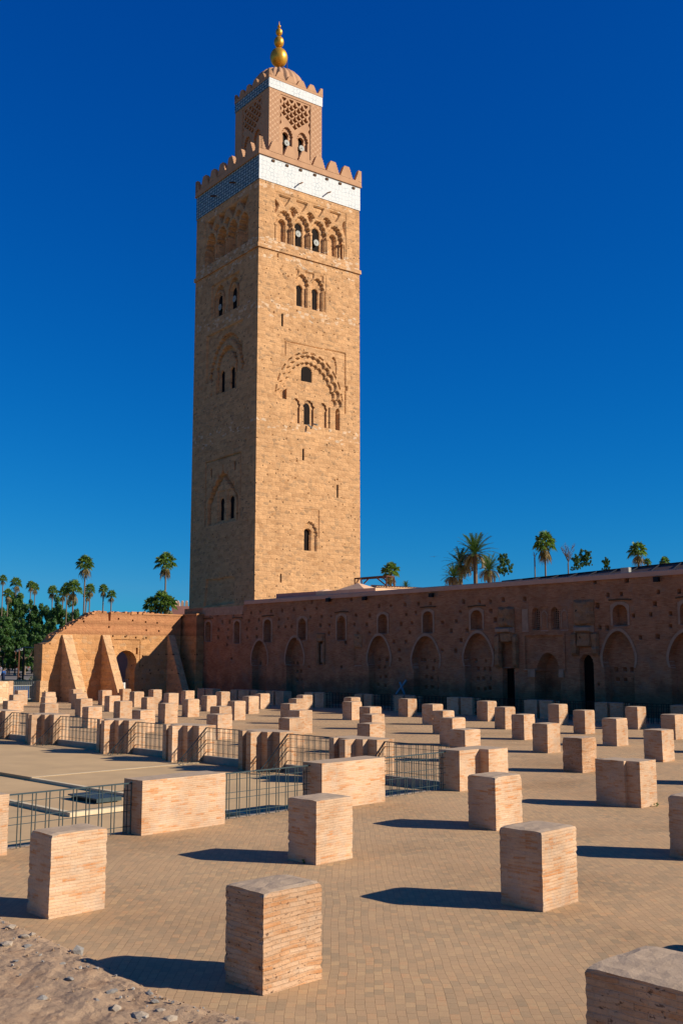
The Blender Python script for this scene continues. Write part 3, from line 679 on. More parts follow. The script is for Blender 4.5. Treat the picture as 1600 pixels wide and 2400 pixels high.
# ------------------------------------------------------------------ railings
def railing(p, q, h, label, group, z0=0.0, pair=0.285, gap=0.075, mt='steel', ends=(0, 0), stair=None, thick=1.0):
    """railing from p to q (Vectors at ground), local x along it"""
    d = q-p; L = d.length; rz = atan2(d.y, d.x)
    t = thing('railing', p, rz, label, 'railing', group)
    r = MB(); r.box((-0.04, -0.022*thick, h-0.012), (L+0.04, 0.022*thick, h+0.012)); obj('top_rail', r, M[mt], t)
    r = MB()
    for f_ in (0.86, 0.58, 0.45, 0.15): r.box((-0.05, -0.006*thick, h*f_-0.006*thick), (L+0.05, 0.006*thick, h*f_+0.006*thick))
    obj('cross_rail', r, M[mt], t)
    b = MB(); x = 0.08; rng = random.Random(int(L*1000))
    while x < L-0.02:
        for xx in (x, x+gap):
            if xx < L: b.tube([(xx, 0.0, h*0.0+0.02), (xx, 0.0, h-0.01)], 0.011*thick, 5)
        x += pair
    obj('bars', b, M[mt], t)
    b = MB(); b.box((L-0.03, -0.02, 0), (L, 0.02, h-0.012)); obj('post', b, M[mt], t)
    if stair is not None:
        # sloping handrail going down beside the far end (stair = (dx,dy) local direction, drop)
        sx, sy, ln, dz = stair
        s_ = MB()
        for f_ in (1.0, 0.86, 0.58, 0.45, 0.15):
            s_.tube([(0, 0, h*f_), (sx*ln, sy*ln, h*f_-dz)], 0.017 if f_ == 1.0 else 0.009, 5)
        for k in range(1, 6):
            f_ = k/6; s_.tube([(sx*ln*f_, sy*ln*f_, h-dz*f_), (sx*ln*f_, sy*ln*f_, max(-0.2, h*0.02-dz*f_))], 0.009, 5)
        obj('stair_rail', s_, M[mt], t)
    return t
GF = 'railings along the near side of the court'
FV = 18.22
railing(G(9.22, FV), G(12.06, FV), 0.99, 'teal grey double bar railing left of the longest brick block', GF)
railing(G(14.1, FV), G(17.0, FV), 0.99, 'teal grey double bar railing between the two long brick blocks', GF)
railing(G(19.02, FV), G(21.9, FV), 0.99, 'teal grey double bar railing left of the notched double pier', GF)
railing(G(4.3, FV), G(7.12, FV), 0.99, 'teal grey double bar railing left of the brick block at the left edge', GF)
GR = 'railings along the far side of the court'
RU = 23.13
for k in range(5):
    va = CP[k+1][0]+1.74; vb = CP[k][0]-0.03     # from far pier's end to near face of next
    railing(G(RU, vb), G(RU, va), 1.0, 'dark bar railing with sloping stair rail, between the '+CP[k][1]+' and '+CP[k+1][1]+' ribbed piers from left', GR, stair=(0, 1, 1.25, 1.15) if False else (0.0, -1.0, 1.25, 1.15))
railing(G(RU, CP[5][0]-0.03), G(RU, 18.45), 1.0, 'dark bar railing with sloping stair rail, right of the sixth ribbed pier', GR, stair=(0.0, -1.0, 1.25, 1.15))
GS = 'dark railings in the shade of the arcaded wall'
sv = [(48.57,46.53),(44.78,42.09),(40.07,36.26),(34.31,31.55),(29.83,27.04),(53.2,50.18)]
for k, (a_, b_) in enumerate(sv):
    nm = ['second','third','fourth','fifth','sixth','first'][k]
    railing(G(50.9, a_), G(50.9, b_), 1.05, 'black railing between shaded piers, '+nm+' from left along the wall foot', GS, mt='black', pair=0.3, gap=0.1, thick=1.6)

# ------------------------------------------------------------------ arch outlines (p = along the face, q = height)
def pointed(c, w, zs, za, n=10, shoe=0.0, z0=None, pinch=0.0):
    """pointed or horseshoe arch outline from base z0 up; zs spring, za apex"""
    pts = []
    hw = w/2; base = hw-pinch
    if z0 is not None: pts += [(c-base, z0), (c-base, zs-0.001)]
    L = []
    for i in range(n+1):
        t = i/n
        # circle-ish flank bulging out (horseshoe) then closing to a point
        a = -0.45*(1 if shoe else 0)+t*(pi/2+0.45*(1 if shoe else 0))
        x = hw*cos(a)**(0.95 if a > 0 else 1); x = hw*cos(a) if a < 0 else hw*(cos(a)*0.55+(1-a/(pi/2))*0.45)
        z = zs+(za-zs)*((sin(a)-sin(-0.45 if shoe else 0))/(1-sin(-0.45 if shoe else 0)))
        L.append((x, z))
    pts += [(c-x, z) for x, z in L]; pts += [(c+x, z) for x, z in reversed(L[:-1])]
    if z0 is not None: pts += [(c+base, zs-0.001), (c+base, z0)]
    else: pass
    return pts
def roundtop(c, w, zs, za, z0, n=8, shoe=0.0):
    hw = w/2; pts = [(c-hw, z0), (c-hw, zs)]
    if shoe: pts = [(c-hw+shoe, z0), (c-hw+shoe, zs-0.1), (c-hw, zs)]
    for i in range(1, n): a = pi-pi*i/n; pts.append((c+hw*cos(a), zs+(za-zs)*sin(a)))
    pts.append((c+hw, zs))
    if shoe: pts += [(c+hw-shoe, zs-0.1), (c+hw-shoe, z0)]
    else: pts.append((c+hw, z0))
    return pts
def lobed(c, w, zs, za, z0, lobes=4, bulge=0.5, jamb=0.0, seg=5, power=1.15):
    """polylobed arch: pointed curve whose flanks are a chain of round lobes; returns closed outline"""
    hw = w/2
    def P(t):   # t 0 at spring right .. 1 at apex
        a = t*pi/2; return (hw*(0.6*cos(a)+0.4*(1-t)), zs+(za-zs)*sin(a)**power)
    pts = [P(i/lobes) for i in range(lobes+1)]
    right = []
    for i in range(lobes):
        (x0, z0_), (x1, z1_) = pts[i], pts[i+1]
        mx, mz = (x0+x1)/2, (z0_+z1_)/2; dx, dz = x1-x0, z1_-z0_; L = sqrt(dx*dx+dz*dz)
        nx, nz = dz/L, -dx/L
        r = L/2
        for k in range(seg+1):
            a = pi*k/seg
            # semicircle from p0 to p1 bulging outward
            px = mx-dx/L*r*cos(a)+nx*r*sin(a)*bulge*2; pz = mz-dz/L*r*cos(a)+nz*r*sin(a)*bulge*2
            if k == 0 and right: continue
            right.append((px, pz))
    right[-1] = (0, right[-1][1])
    out = [(c+hw-jamb, z0), (c+hw-jamb, zs-0.02)]+[(c+x, z) for x, z in right]+[(c-x, z) for x, z in reversed(right[:-1])]+[(c-hw+jamb, zs-0.02), (c-hw+jamb, z0)]
    return out
def arcband(c, z, r, a0, a1, th, n=6, sx=1.0, sz=1.0):
    o = [(c+sx*(r+th/2)*cos(a0+(a1-a0)*i/n), z+sz*(r+th/2)*sin(a0+(a1-a0)*i/n)) for i in range(n+1)]
    i_ = [(c+sx*(r-th/2)*cos(a0+(a1-a0)*i/n), z+sz*(r-th/2)*sin(a0+(a1-a0)*i/n)) for i in range(n, -1, -1)]
    return o+i_
def line(p0, p1, th):
    (x0, z0), (x1, z1) = p0, p1; dx, dz = x1-x0, z1-z0; L = sqrt(dx*dx+dz*dz); nx, nz = -dz/L*th/2, dx/L*th/2
    return [(x0+nx, z0+nz), (x1+nx, z1+nz), (x1-nx, z1-nz), (x0-nx, z0-nz)]
rc = lambda a, b, z0, z1: [(a, z0), (b, z0), (b, z1), (a, z1)]

# ------------------------------------------------------------------ the tower
TW = 12.8
tower = thing('minaret', T0, RZT, 'tall square sandstone minaret with carved arches, tiled bands and gold finial', 'tower')
FACE = {'y': [], 'x': []}
def cr(poly, depth, ps, axis='y'):     # cutter on the sunlit (y) or shaded (x) face
    FACE[axis].append((poly, depth))
def cl(poly, depth, ps): cr(poly, depth, ps, 'x')
def cset(poly, depth, axis='x'): FACE[axis].append((poly, depth, True))   # raised field inside a groove
# -- sunlit face
cr(rc(1.93, 11.03, 45.38, 50.62), 0.07, 1)
for c_ in (3.15, 5.3, 7.42, 9.6):
    cr(lobed(c_, 1.62, 47.25, 48.75, 45.42, 4, 0.5), 0.42, 2)
for c_ in (4.22, 6.36, 8.5):
    cr(lobed(c_, 0.98, 48.95, 49.42, 48.94, 3, 0.55), 0.36, 2)
    cr([(c_-0.30, 48.93), (c_+0.30, 48.93), (c_, 48.3)], 0.34, 2)
cr([(2.0, 48.3), (2.25, 48.7), (2.45, 49.2), (2.3, 49.5), (2.0, 49.75)], 0.34, 2); cr([(10.95, 47.9), (10.7, 48.6), (10.55, 49.2), (10.7, 49.6), (10.95, 49.75)], 0.34, 2)
for c_ in (3.15, 5.3, 7.42, 9.6):
    cr([(c_-0.72, 50.42), (c_+0.72, 50.42), (c_+0.66, 50.2), (c_+0.25, 49.55), (c_, 49.25), (c_-0.25, 49.55), (c_-0.66, 50.2)], 0.3, 2)
for c_ in (5.1, 7.27): cr(roundtop(c_, 0.98, 47.5, 48.15, 45.5, shoe=0.0), 0.62, 3)
for c_ in (3.02, 9.5): cr(roundtop(c_, 0.92, 47.4, 48.0, 45.5), 0.8, 3)
for c_, zz in ((4.03, 48.62), (6.18, 48.6), (8.42, 48.6)): cr(rc(c_-0.02, c_+0.38, zz-.06, zz+0.55), 1.2, 3)
cr(rc(10.42, 10.8, 45.5, 47.3), 0.42, 2); cr(rc(1.98, 2.12, 45.5, 47.3), 0.2, 2)
# second storey pair
cr(rc(4.5, 8.4, 39.0, 43.1), 0.05, 1)
for c_ in (5.35, 7.3):
    cr(lobed(c_, 1.4, 41.3, 42.45, 39.05, 4, 0.45), 0.34, 2)
    cr(roundtop(c_-0.14, 0.82, 41.0, 41.45, 39.15, shoe=0.06), 0.55, 3)
for q in ([(4.6,42.95),(5.0,42.95),(5.0,42.75),(4.85,42.4),(4.6,42.2)], [(5.75,42.95),(6.9,42.95),(6.9,42.6),(6.55,42.1),(6.32,41.95),(6.1,42.1),(5.75,42.6)], [(7.65,42.95),(8.1,42.95),(8.1,42.0),(7.95,42.3),(7.65,42.6)]): cr(q, 0.2, 2)
cr(rc(8.12, 8.3, 39.1, 41.3), 0.3, 2)
for a_, b_, z0_, z1_ in ((2.85,3.03,36.5,37.8),(2.25,2.4,43.62,44.02),(5.5,5.7,23.1,24.25),(9.8,10.0,19.7,21.0),(2.94,3.08,10.7,11.55),(10.98,11.2,31.1,31.6)): cr(rc(a_, b_, z0_, z1_), 0.6, 2)
# great lobed arch
cr(lobed(6.35, 7.5, 29.1, 33.85, 29.05, 8, 0.45, seg=6, power=1.0), 0.24, 1)
cr(lobed(6.35, 6.5, 29.2, 33.2, 29.15, 8, 0.45, seg=6, power=1.0), 0.46, 2)
for k in range(12):
    a0 = R_(10+k*14); cx_ = 6.35+3.55*cos(a0+R_(4)); cz_ = 29.0+4.7*sin(a0+R_(4))
    cr(arcband(6.35, 28.9, 1.0, a0, a0+R_(9), 0.028, 4, 4.2, 5.4), 0.28, 1)
cr(line((3.3, 35.03), (8.2, 35.08), 0.09), 0.16, 1); cr(line((8.2, 35.08), (10.9, 35.1), 0.10), 0.2, 1); cr(rc(10.80, 10.92, 28.6, 35.05), 0.22, 1)
cr(rc(3.26, 3.36, 33.5, 35.0), 0.15, 1)
cr([(9.1,34.3),(9.35,34.45),(9.6,34.2),(9.72,33.6),(9.72,32.6),(9.58,32.6),(9.55,33.5),(9.4,34.1)], 0.25, 1)
cr(rc(9.5, 10.2, 26.75, 28.5), 0.02, 1)
cr(roundtop(9.88, 0.5, 28.6, 29.0, 26.75), 0.45, 3)
cr(roundtop(6.25, 1.32, 32.55, 33.0, 31.4, 6), 0.6, 3)
# inner arcade
cr(rc(3.6, 8.9, 26.8, 30.2), 0.42, 3)
PAN = MB()    # raised filling of the arcade panel, set back from the great arch
for c_ in (4.62, 6.3, 8.0):
    pass
# low aperture
cr(lobed(6.45, 1.62, 15.6, 16.85, 14.0, 4, 0.35), 0.2, 2)
cr(roundtop(6.3, 0.9, 15.8, 16.25, 14.05, shoe=0.05), 0.55, 3)
cr(line((5.3, 18.15), (7.5, 18.18), 0.05), 0.1, 1); cr(rc(7.5, 7.58, 15.35, 18.15), 0.12, 1)
# small putlog holes
rng = random.Random(5)
for k in range(70):
    s_ = rng.uniform(0.5, 12.3); z_ = rng.uniform(8.5, 44)
    if (1.8 < s_ < 11.2 and (26.4 < z_ < 35.4)) or (4.2 < s_ < 8.6 and (38.8 < z_ < 43.3 or 13.6 < z_ < 18.4)): continue
    w_ = rng.choice((0.07, 0.09, 0.13)); cr(rc(s_, s_+w_, z_, z_+w_*1.2), 0.3, 4)
# -- shaded face
cl(rc(2.0, 10.9, 45.4, 50.5), 0.07, 1)
for c_ in (2.95, 5.18, 7.4, 9.65):
    cl(lobed(c_, 1.7, 47.2, 48.78, 45.45, 4, 0.5), 0.85, 2)
    cl([(c_-0.74, 50.4), (c_+0.72, 50.35), (c_+0.66, 50.15), (c_+0.25, 49.5), (c_, 49.2), (c_-0.25, 49.5), (c_-0.66, 50.15)], 0.7, 2)
    cl(roundtop(c_, 0.9, 47.4, 48.0, 45.55), 3.2, 3)
for c_ in (4.06, 6.3, 8.52):
    cl(lobed(c_, 0.98, 48.95, 49.42, 48.94, 3, 0.55), 0.4, 2); cl([(c_-0.30, 48.93), (c_+0.30, 48.93), (c_, 48.3)], 0.4, 2)
cl(rc(3.6, 9.3, 39.0, 42.75), 0.16, 1)
for c_ in (7.75, 4.85):
    cl(lobed(c_, 2.15, 41.0, 42.4, 39.05, 7, 0.45), 0.55, 2); cset(roundtop(c_, 1.55, 40.95, 41.95, 39.1), 0.12); cl(roundtop(c_, 1.2, 40.9, 41.65, 39.1), 0.28, 3); cl(roundtop(c_, 0.86, 40.8, 41.36, 39.1), 0.5, 4)
cl(rc(2.8, 10.15, 32.2, 37.4), 0.16, 1)
cl(lobed(6.0, 6.7, 32.4, 36.6, 32.3, 10, 0.5, power=1.0), 0.55, 2); cset(lobed(6.0, 5.7, 32.4, 35.95, 32.25, 10, 0.45, power=1.0), 0.12)
cl(lobed(5.95, 4.0, 33.1, 35.3, 30.6, 8, 0.45, power=1.0), 0.55, 3); cset(lobed(5.95, 3.2, 33.1, 34.75, 30.62, 8, 0.4, power=1.0), 0.16)
for c_ in (6.9, 4.9): cl(roundtop(c_, 0.9, 32.5, 32.95, 30.65, shoe=0.05), 0.5, 4)
cl(line((2.85, 23.68), (9.8, 23.64), 0.12), 0.25, 1); cl(rc(9.70, 9.82, 17.0, 23.6), 0.25, 1); cl(rc(2.8, 2.9, 17.0, 23.6), 0.2, 1)
P4 = [(9.25,16.95),(9.25,19.2),(9.0,19.75),(8.75,19.8),(8.6,20.3),(8.3,20.4),(8.1,20.85),(7.8,20.95),(7.55,21.4),(7.2,21.5),(6.95,21.85),(6.6,21.95),(6.25,22.4),(5.9,21.95),(5.55,21.85),(5.3,21.5),(4.95,21.4),(4.7,20.95),(4.4,20.85),(4.2,20.4),(3.9,20.3),(3.75,19.8),(3.5,19.75),(3.25,19.2),(3.25,16.95)]
cl(P4, 0.55, 2); cset([(6.25+(p-6.25)*0.86, 16.97+(q-16.97)*0.87) for p, q in P4], 0.14)
for s_, z_ in ((6.25,22.3),(7.15,21.6),(5.35,21.6),(8.35,20.4),(4.15,20.4)): cl(rc(s_-.06, s_+.06, z_, z_+.55), 0.6, 2)
for c_ in (6.75, 4.83): cl(rc(c_-.75, c_+.75, 17.1, 20.3), 0.26, 2)
for c_ in (6.75, 4.83): cl(roundtop(c_, 0.9, 19.1, 19.58, 17.3, shoe=0.06), 0.55, 4)
for c_, z0_, z1_ in ((8.6,21.94,22.88),(3.95,22.05,22.96),(8.9,30.6,30.9)): cl(rc(c_-.13, c_+.13, z0_, z1_), 0.8, 2)
cl([(3.7,8.8),(9.7,8.6),(9.5,10.0),(9.3,11.4),(7,11.3),(5,11.45),(3.6,11.3),(3.8,10)], 0.18, 1)
for k in range(90):
    s_ = rng.uniform(0.4, 12.4); z_ = rng.uniform(8.0, 50)
    if (2.6 < s_ < 10.4 and (30 < z_ < 37.6 or 38.8 < z_ < 43 or 45 < z_ < 51 or 16.8 < z_ < 23.8 or 8 < z_ < 11.6)): continue
    w_ = rng.choice((0.07, 0.1, 0.14)); cl(rc(s_, s_+w_, z_, z_+w_*1.3), 0.3, 4)
shaft = MB()
shaft.add([(TW,0,-.5),(TW,TW,-.5),(0,TW,-.5),(TW,0,54.3),(TW,TW,54.3),(0,TW,54.3),(0,0,54.3)], [(0,1,4,3),(1,2,5,4),(6,3,4,5)])
sm = join_mesh('shaft', [shaft.mesh('s'), relief('f1', 0, TW, -0.5, lambda q: 54.3, 0.05, FACE['y'], 'y', 0.022, 1), relief('f2', 0, TW, -0.5, lambda q: 54.3, 0.05, FACE['x'], 'x', 0.022, 2)])
link('shaft', sm, M['tower'], tower)
# near-black panels painting the shade of unlit rooms into the openings
def opening_shade(poly, d, axis, nm='window'):
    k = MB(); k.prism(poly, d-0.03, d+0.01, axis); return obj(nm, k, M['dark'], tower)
for c_ in (5.1, 7.27): opening_shade(roundtop(c_, 1.0, 47.5, 48.16, 45.48), 0.6, 'y')
for c_ in (5.35, 7.3): opening_shade(roundtop(c_-0.14, 0.84, 41.0, 41.46, 39.13), 0.53, 'y')
opening_shade(roundtop(6.25, 1.34, 32.55, 33.02, 31.38, 6), 0.58, 'y'); opening_shade(roundtop(6.3, 0.92, 15.8, 16.27, 14.03), 0.53, 'y')
for c_ in (7.75, 4.85): opening_shade(roundtop(c_, 0.88, 40.8, 41.38, 39.08), 0.36, 'x')
for c_ in (6.9, 4.9): opening_shade(roundtop(c_, 0.92, 32.5, 32.98, 30.63), 0.36, 'x')
for c_ in (6.75, 4.83): opening_shade(roundtop(c_, 0.92, 19.1, 19.6, 17.28), 0.42, 'x')
for a_, b_, z0_, z1_ in ((2.85,3.03,36.5,37.8),(5.5,5.7,23.1,24.25),(9.8,10.0,19.7,21.0),(2.94,3.08,10.7,11.55)): opening_shade(rc(a_, b_, z0_, z1_), 0.14, 'y', 'arrow_slit_interior_shade')
for c_, z0_, z1_ in ((8.6,21.94,22.88),(3.95,22.05,22.96)): opening_shade(rc(c_-.13, c_+.13, z0_, z1_), 0.14, 'x', 'arrow_slit_interior_shade')
# filling and columns of the arcade inside the great arch
fill = MB(); fill.box((3.6, 0.30, 26.8), (8.9, 0.46, 30.2))
fc = MB()
for c_ in (4.62, 8.0):
    pass
panel_c1 = MB(); panel_c2 = MB()
for c_, dp in ((4.75, 0.0), (6.3, 0.0), (8.1, 0.0)):
    panel_c1.prism(lobed(c_, 0.86 if c_ != 6.3 else 1.2, 28.55, 29.35, 26.7, 3, 0.4), -0.2, 0.30, 'y')
panel = MB(); panel.box((3.6, 0.13, 26.8), (8.9, 0.40, 30.2))
pm = cut(panel.mesh('p', True), [panel_c1]); link('arcade_panel', pm, M['tower'], tower)
wb_ = MB(); wb_.prism(roundtop(6.12, 0.86, 28.6, 29.1, 26.85), 0.297, 0.35, 'y'); obj('window', wb_, M['dark'], tower)
# string course
sc = MB(); sc.box((-0.14, -0.14, 44.22), (TW+0.14, TW+0.14, 44.62)); obj('string_course', sc, M['tower'], tower)
# engaged colonnettes under the top arches
for c_ in (4.22, 6.36, 8.5, 10.55, 2.05):
    k = MB(); k.tube([(c_, 0.05, 45.42), (c_, 0.05, 47.0)], 0.10, 8); k.box((c_-0.17, -0.08, 47.0), (c_+0.17, 0.2, 47.22)); obj('colonnette', k, M['tower'], tower)
for c_ in (4.06, 6.3, 8.52, 10.75):
    k = MB(); k.tube([(0.05, c_, 45.45), (0.05, c_, 47.0)], 0.10, 8); k.box((-0.08, c_-0.17, 47.0), (0.2, c_+0.17, 47.22)); obj('colonnette', k, M['tower'], tower)
# tiled bands
b = MB(); b.box((-0.06, -0.06, 51.4), (TW+0.06, -0.003, 54.02)); tag(obj('tile_band', b, M['tile_lit'], tower), 'tile band on the sunlit side with sun glare painted white')
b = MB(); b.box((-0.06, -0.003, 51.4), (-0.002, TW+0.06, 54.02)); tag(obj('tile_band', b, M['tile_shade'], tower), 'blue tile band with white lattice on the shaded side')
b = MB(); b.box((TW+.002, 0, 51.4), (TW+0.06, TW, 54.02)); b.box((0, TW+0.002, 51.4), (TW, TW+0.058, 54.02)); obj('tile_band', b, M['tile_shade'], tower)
# cornice, parapet, merlons
pr = MB()
O_ = 0.17
def ring(mb, o, th, z0, z1, x0=0, x1=TW):
    a, b_ = x0-o, x1+o
    mb.box((a, a, z0), (b_, a+th, z1)); mb.box((a, b_-th, z0), (b_, b_, z1)); mb.box((a, a+th, z0), (a+th, b_-th, z1)); mb.box((b_-th, a+th, z0), (b_, b_-th, z1))
ring(pr, O_, 0.6, 54.02, 54.66); ring(pr, O_+0.03, 0.66, 54.022, 54.16); obj('parapet', pr, M['lantern'], tower)
def merlon(w, wt, h, steps=5):
    hw, ht = w/2, wt/2; pts = []
    for k in range(steps):
        f0 = k/steps; f1 = (k+1)/steps
        xa = hw+(ht-hw)*f0; xb = hw+(ht-hw)*f1
        pts += [(xa, h*f0), (xa-0.02, h*(f0+0.55/steps)), (xb+0.09 if k < steps-1 else xb, h*(f0+0.98/steps))]
    pts.append((ht*0.8, h))
    return pts+[(-x, z) for x, z in reversed(pts)]
def merlons(x0, x1, o, zb, w, wt, h, n, th, name='merlon'):
    L = x1-x0; sp = L/n
    mp = merlon(w, wt, h)
    for side in range(4):
        for k in range(n):
            s_ = x0+sp*k
            a = MB(); 
            if k == 0:   # corner block: a half merlon on both faces
                half = [(0, 0)]+[(x+0.0, z) for x, z in mp if x >= 0]+[(0, h)]
                hp = [(-th*0 + 0, 0)]
                pl_ = [(-o, zb)]+[(x-o, zb+z) for x, z in mp if x > 0]+[(-o, zb+h)]
                a.prism([(p+x0, q) for p, q in pl_], x0-o+0.0, x0-o+th, 'y'); a.prism([(p+x0, q-0.002) for p, q in pl_], x0-o+0.004, x0-o+th+0.0, 'x')
            else:
                a.prism([(s_+x, zb+z) for x, z in mp], x0-o, x0-o+th, 'y')
            me = a.mesh(name, True)
            c_ = Vector(((x0+x1)/2, (x0+x1)/2, 0))
            me.transform(Matrix.Translation(c_) @ Matrix.Rotation(side*pi/2, 4, 'Z') @ Matrix.Translation(-c_))
            link(name, me, M['lantern'], tower)
merlons(0, TW, O_, 54.6, 1.62, 0.62, 1.3, 7, 0.42)
for s_ in (1.6, 3.3, 5.0, 6.82, 8.39, 10.13, 11.95):
    k = MB(); k.box((s_-0.16, -0.16, 53.62), (s_+0.16, -0.06, 53.84)); obj('beam_end', k, M['wood'], tower)
for s_ in (4.6, 8.2):
    k = MB(); k.tube([(s_+0.25, -0.05, 52.2), (s_+0.2, -0.75, 52.05)], 0.07, 6); obj('water_spout', k, M['plaster'], tower)
for s_ in (4.6, 8.6):
    k = MB(); k.tube([(-0.05, s_, 52.7), (-0.7, s_+0.1, 52.55)], 0.09, 6); obj('water_spout', k, M['wood'], tower)
# lantern (upper small tower)
LA, LB = 3.02, 9.92
lp = {1: MB(), 2: MB(), 3: MB()}
def lr(poly, d, k): lp[k].prism(poly, LA-0.3, LA+d, 'y')
def ll(poly, d, k): lp[k].prism(poly, LA-0.3, LA+d, 'x')
lr(rc(4.43, 8.42, 56.5, 63.5), 0.06, 1); ll(rc(4.45, 8.47, 56.5, 63.5), 0.06, 1)
def cell(c_, z, k=0.93):
    w_, h_ = 0.47*k, 0.40*k
    return [(c_, z+h_*1.15), (c_+w_*0.28, z+h_*0.55), (c_+w_*0.35, z+h_*0.12), (c_+w_*0.85, z-h_*0.05), (c_+w_*0.5, z-h_*0.5), (c_+w_*0.15, z-h_*0.75), (c_, z-h_*1.05),
            (c_-w_*0.15, z-h_*0.75), (c_-w_*0.5, z-h_*0.5), (c_-w_*0.85, z-h_*0.05), (c_-w_*0.35, z+h_*0.12), (c_-w_*0.28, z+h_*0.55)]
for fn in (lr, ll):
    for row in range(10):
        z = 62.72-0.40*row
        for q in range(-1, 6):
            c_ = 4.97+0.945*q+(0.4725 if row % 2 == 0 else 0)
            if c_ < 4.7 or c_ > 8.2: continue
            if min(abs(c_-5.35), abs(c_-7.4)) < 0.9 and z < 60.95-0.9*min(abs(c_-5.35), abs(c_-7.4))**2: continue
            if z < 60.0: continue
            fn(cell(c_, z), 0.45, 2)
    for q in range(4):
        c_ = 4.97+0.945*q; fn([(c_-0.28, 63.3), (c_+0.28, 63.3), (c_+0.25, 63.1), (c_, 62.85), (c_-0.25, 63.1)], 0.32, 2)
    for row in range(4):
        z = 62.7-0.79*row
        fn([(4.46, z+0.35), (4.62, z+0.1), (4.66, z-0.05), (4.46, z-0.35)], 0.3, 2); fn([(8.36, z+0.35), (8.2, z+0.1), (8.16, z-0.05), (8.36, z-0.35)], 0.3, 2)
    for c_ in (5.35, 7.36):
        fn(lobed(c_+0.05, 1.3, 58.9, 59.95, 56.6, 5, 0.5), 0.3, 2); fn(roundtop(c_-0.02, 0.8, 59.1, 59.5, 56.6, shoe=0.07), 1.6, 3)
lm = MB(); lm.box((LA, LA, 54.3), (LB, LB, 63.9)); lmesh = cut(lm.mesh('lantern', True), [lp[k] for k in (1, 2, 3)])
link('lantern', lmesh, M['lantern'], tower)
for c_ in (5.35, 7.36):
    for ax in 'yx':
        k = MB(); k.prism(roundtop(c_-0.02, 0.82, 59.1, 59.52, 56.58), LA+0.62, LA+0.66, ax); obj('window', k, M['dark'], tower)
for a_, b_ in ((LA, 4.4), (8.46, LB)):
    k = MB(); k.box((a_+0.003, LA-0.012, 55.0), (b_-0.003, LA-0.001, 63.6)); obj('painted_panel', k, M['stencil'], tower)
b = MB(); b.box((LA-0.06, LA-0.06, 63.8), (LB+0.06, LA-0.003, 64.88)); tag(obj('tile_band', b, M['tile_lit'], tower), 'tile band at the top of the lantern with sun glare painted white')
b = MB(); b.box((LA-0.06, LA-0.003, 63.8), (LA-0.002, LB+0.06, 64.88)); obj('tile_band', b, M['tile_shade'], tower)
k = MB(); k.box((LA-.03, LA-.03, 63.9), (LB+.03, LB+.03, 64.9)); obj('lantern_head', k, M['lantern'], tower)
pr = MB(); ring(pr, 0.09, 0.4, 64.9, 65.2, LA, LB); obj('lantern_parapet', pr, M['lantern'], tower)
merlons(LA, LB, 0.09, 65.17, 1.2, 0.42, 0.75, 5, 0.3, 'lantern_merlon')
# ribbed dome
dc = Vector(((LA+LB)/2, (LA+LB)/2, 65.0)); dm = MB(); NS = 120; rows = 20; RIB = 24
for i in range(rows+1):
    t = i/rows; a = t*pi/2
    for k in range(NS):
        ph = 2*pi*k/NS; rib = abs(cos(ph*RIB/2))
        rr = 3.1*cos(a)**0.85*(0.90+0.115*rib**0.6)+0.02; z = 0.3+3.05*sin(a)*(0.965+0.04*rib)
        dm.v.append((dc.x+rr*cos(ph), dc.y+rr*sin(ph), dc.z+z))
for i in range(rows):
    for k in range(NS): dm.f.append((i*NS+k, i*NS+(k+1) % NS, (i+1)*NS+(k+1) % NS, (i+1)*NS+k)); dm.m.append(0)
obj('dome', dm, M['dome'], tower, smooth=True)
# gilded finial
fin = MB(); fin.tube([(dc.x, dc.y, 68.0), (dc.x, dc.y, 74.0)], 0.07, 8); fo = obj('finial_rod', fin, M['gold'], tower)
for z0_, z1_, r_, nm in ((69.03, 71.19, 0.98, 'ball'), (71.34, 72.63, 0.56, 'ball'), (72.76, 73.62, 0.385, 'ball'), (73.72, 74.02, 0.2, 'ball')):
    k = MB(); zc = (z0_+z1_)/2; hh = (z1_-z0_)/2
    k.lathe([(max(0.02, r_*cos(a)**0.9), zc+hh*sin(a)) for a in [(-pi/2+pi*j/18)*0.999 for j in range(19)]], 32, (dc.x, dc.y, 0)); obj('finial_'+nm, k, M['gold'], tower, smooth=True)
k = MB(); k.lathe([(0.09, 73.98), (0.05, 74.2), (0.005, 74.55)], 10, (dc.x, dc.y, 0)); obj('finial_spike', k, M['gold'], tower)
k = MB(); k.tube([(dc.x+1.2, dc.y+.2, 68.2), (dc.x+1.35, dc.y+.3, 70.6)], 0.04, 5); k.tube([(dc.x+1.35, dc.y+.3, 70.6), (dc.x+0.95, dc.y+.25, 70.9)], 0.05, 5); k.box((dc.x+1.0, dc.y-.1, 68.1), (dc.x+1.5, dc.y+.5, 68.5)); obj('lamp_arm', k, M['wood'], tower)
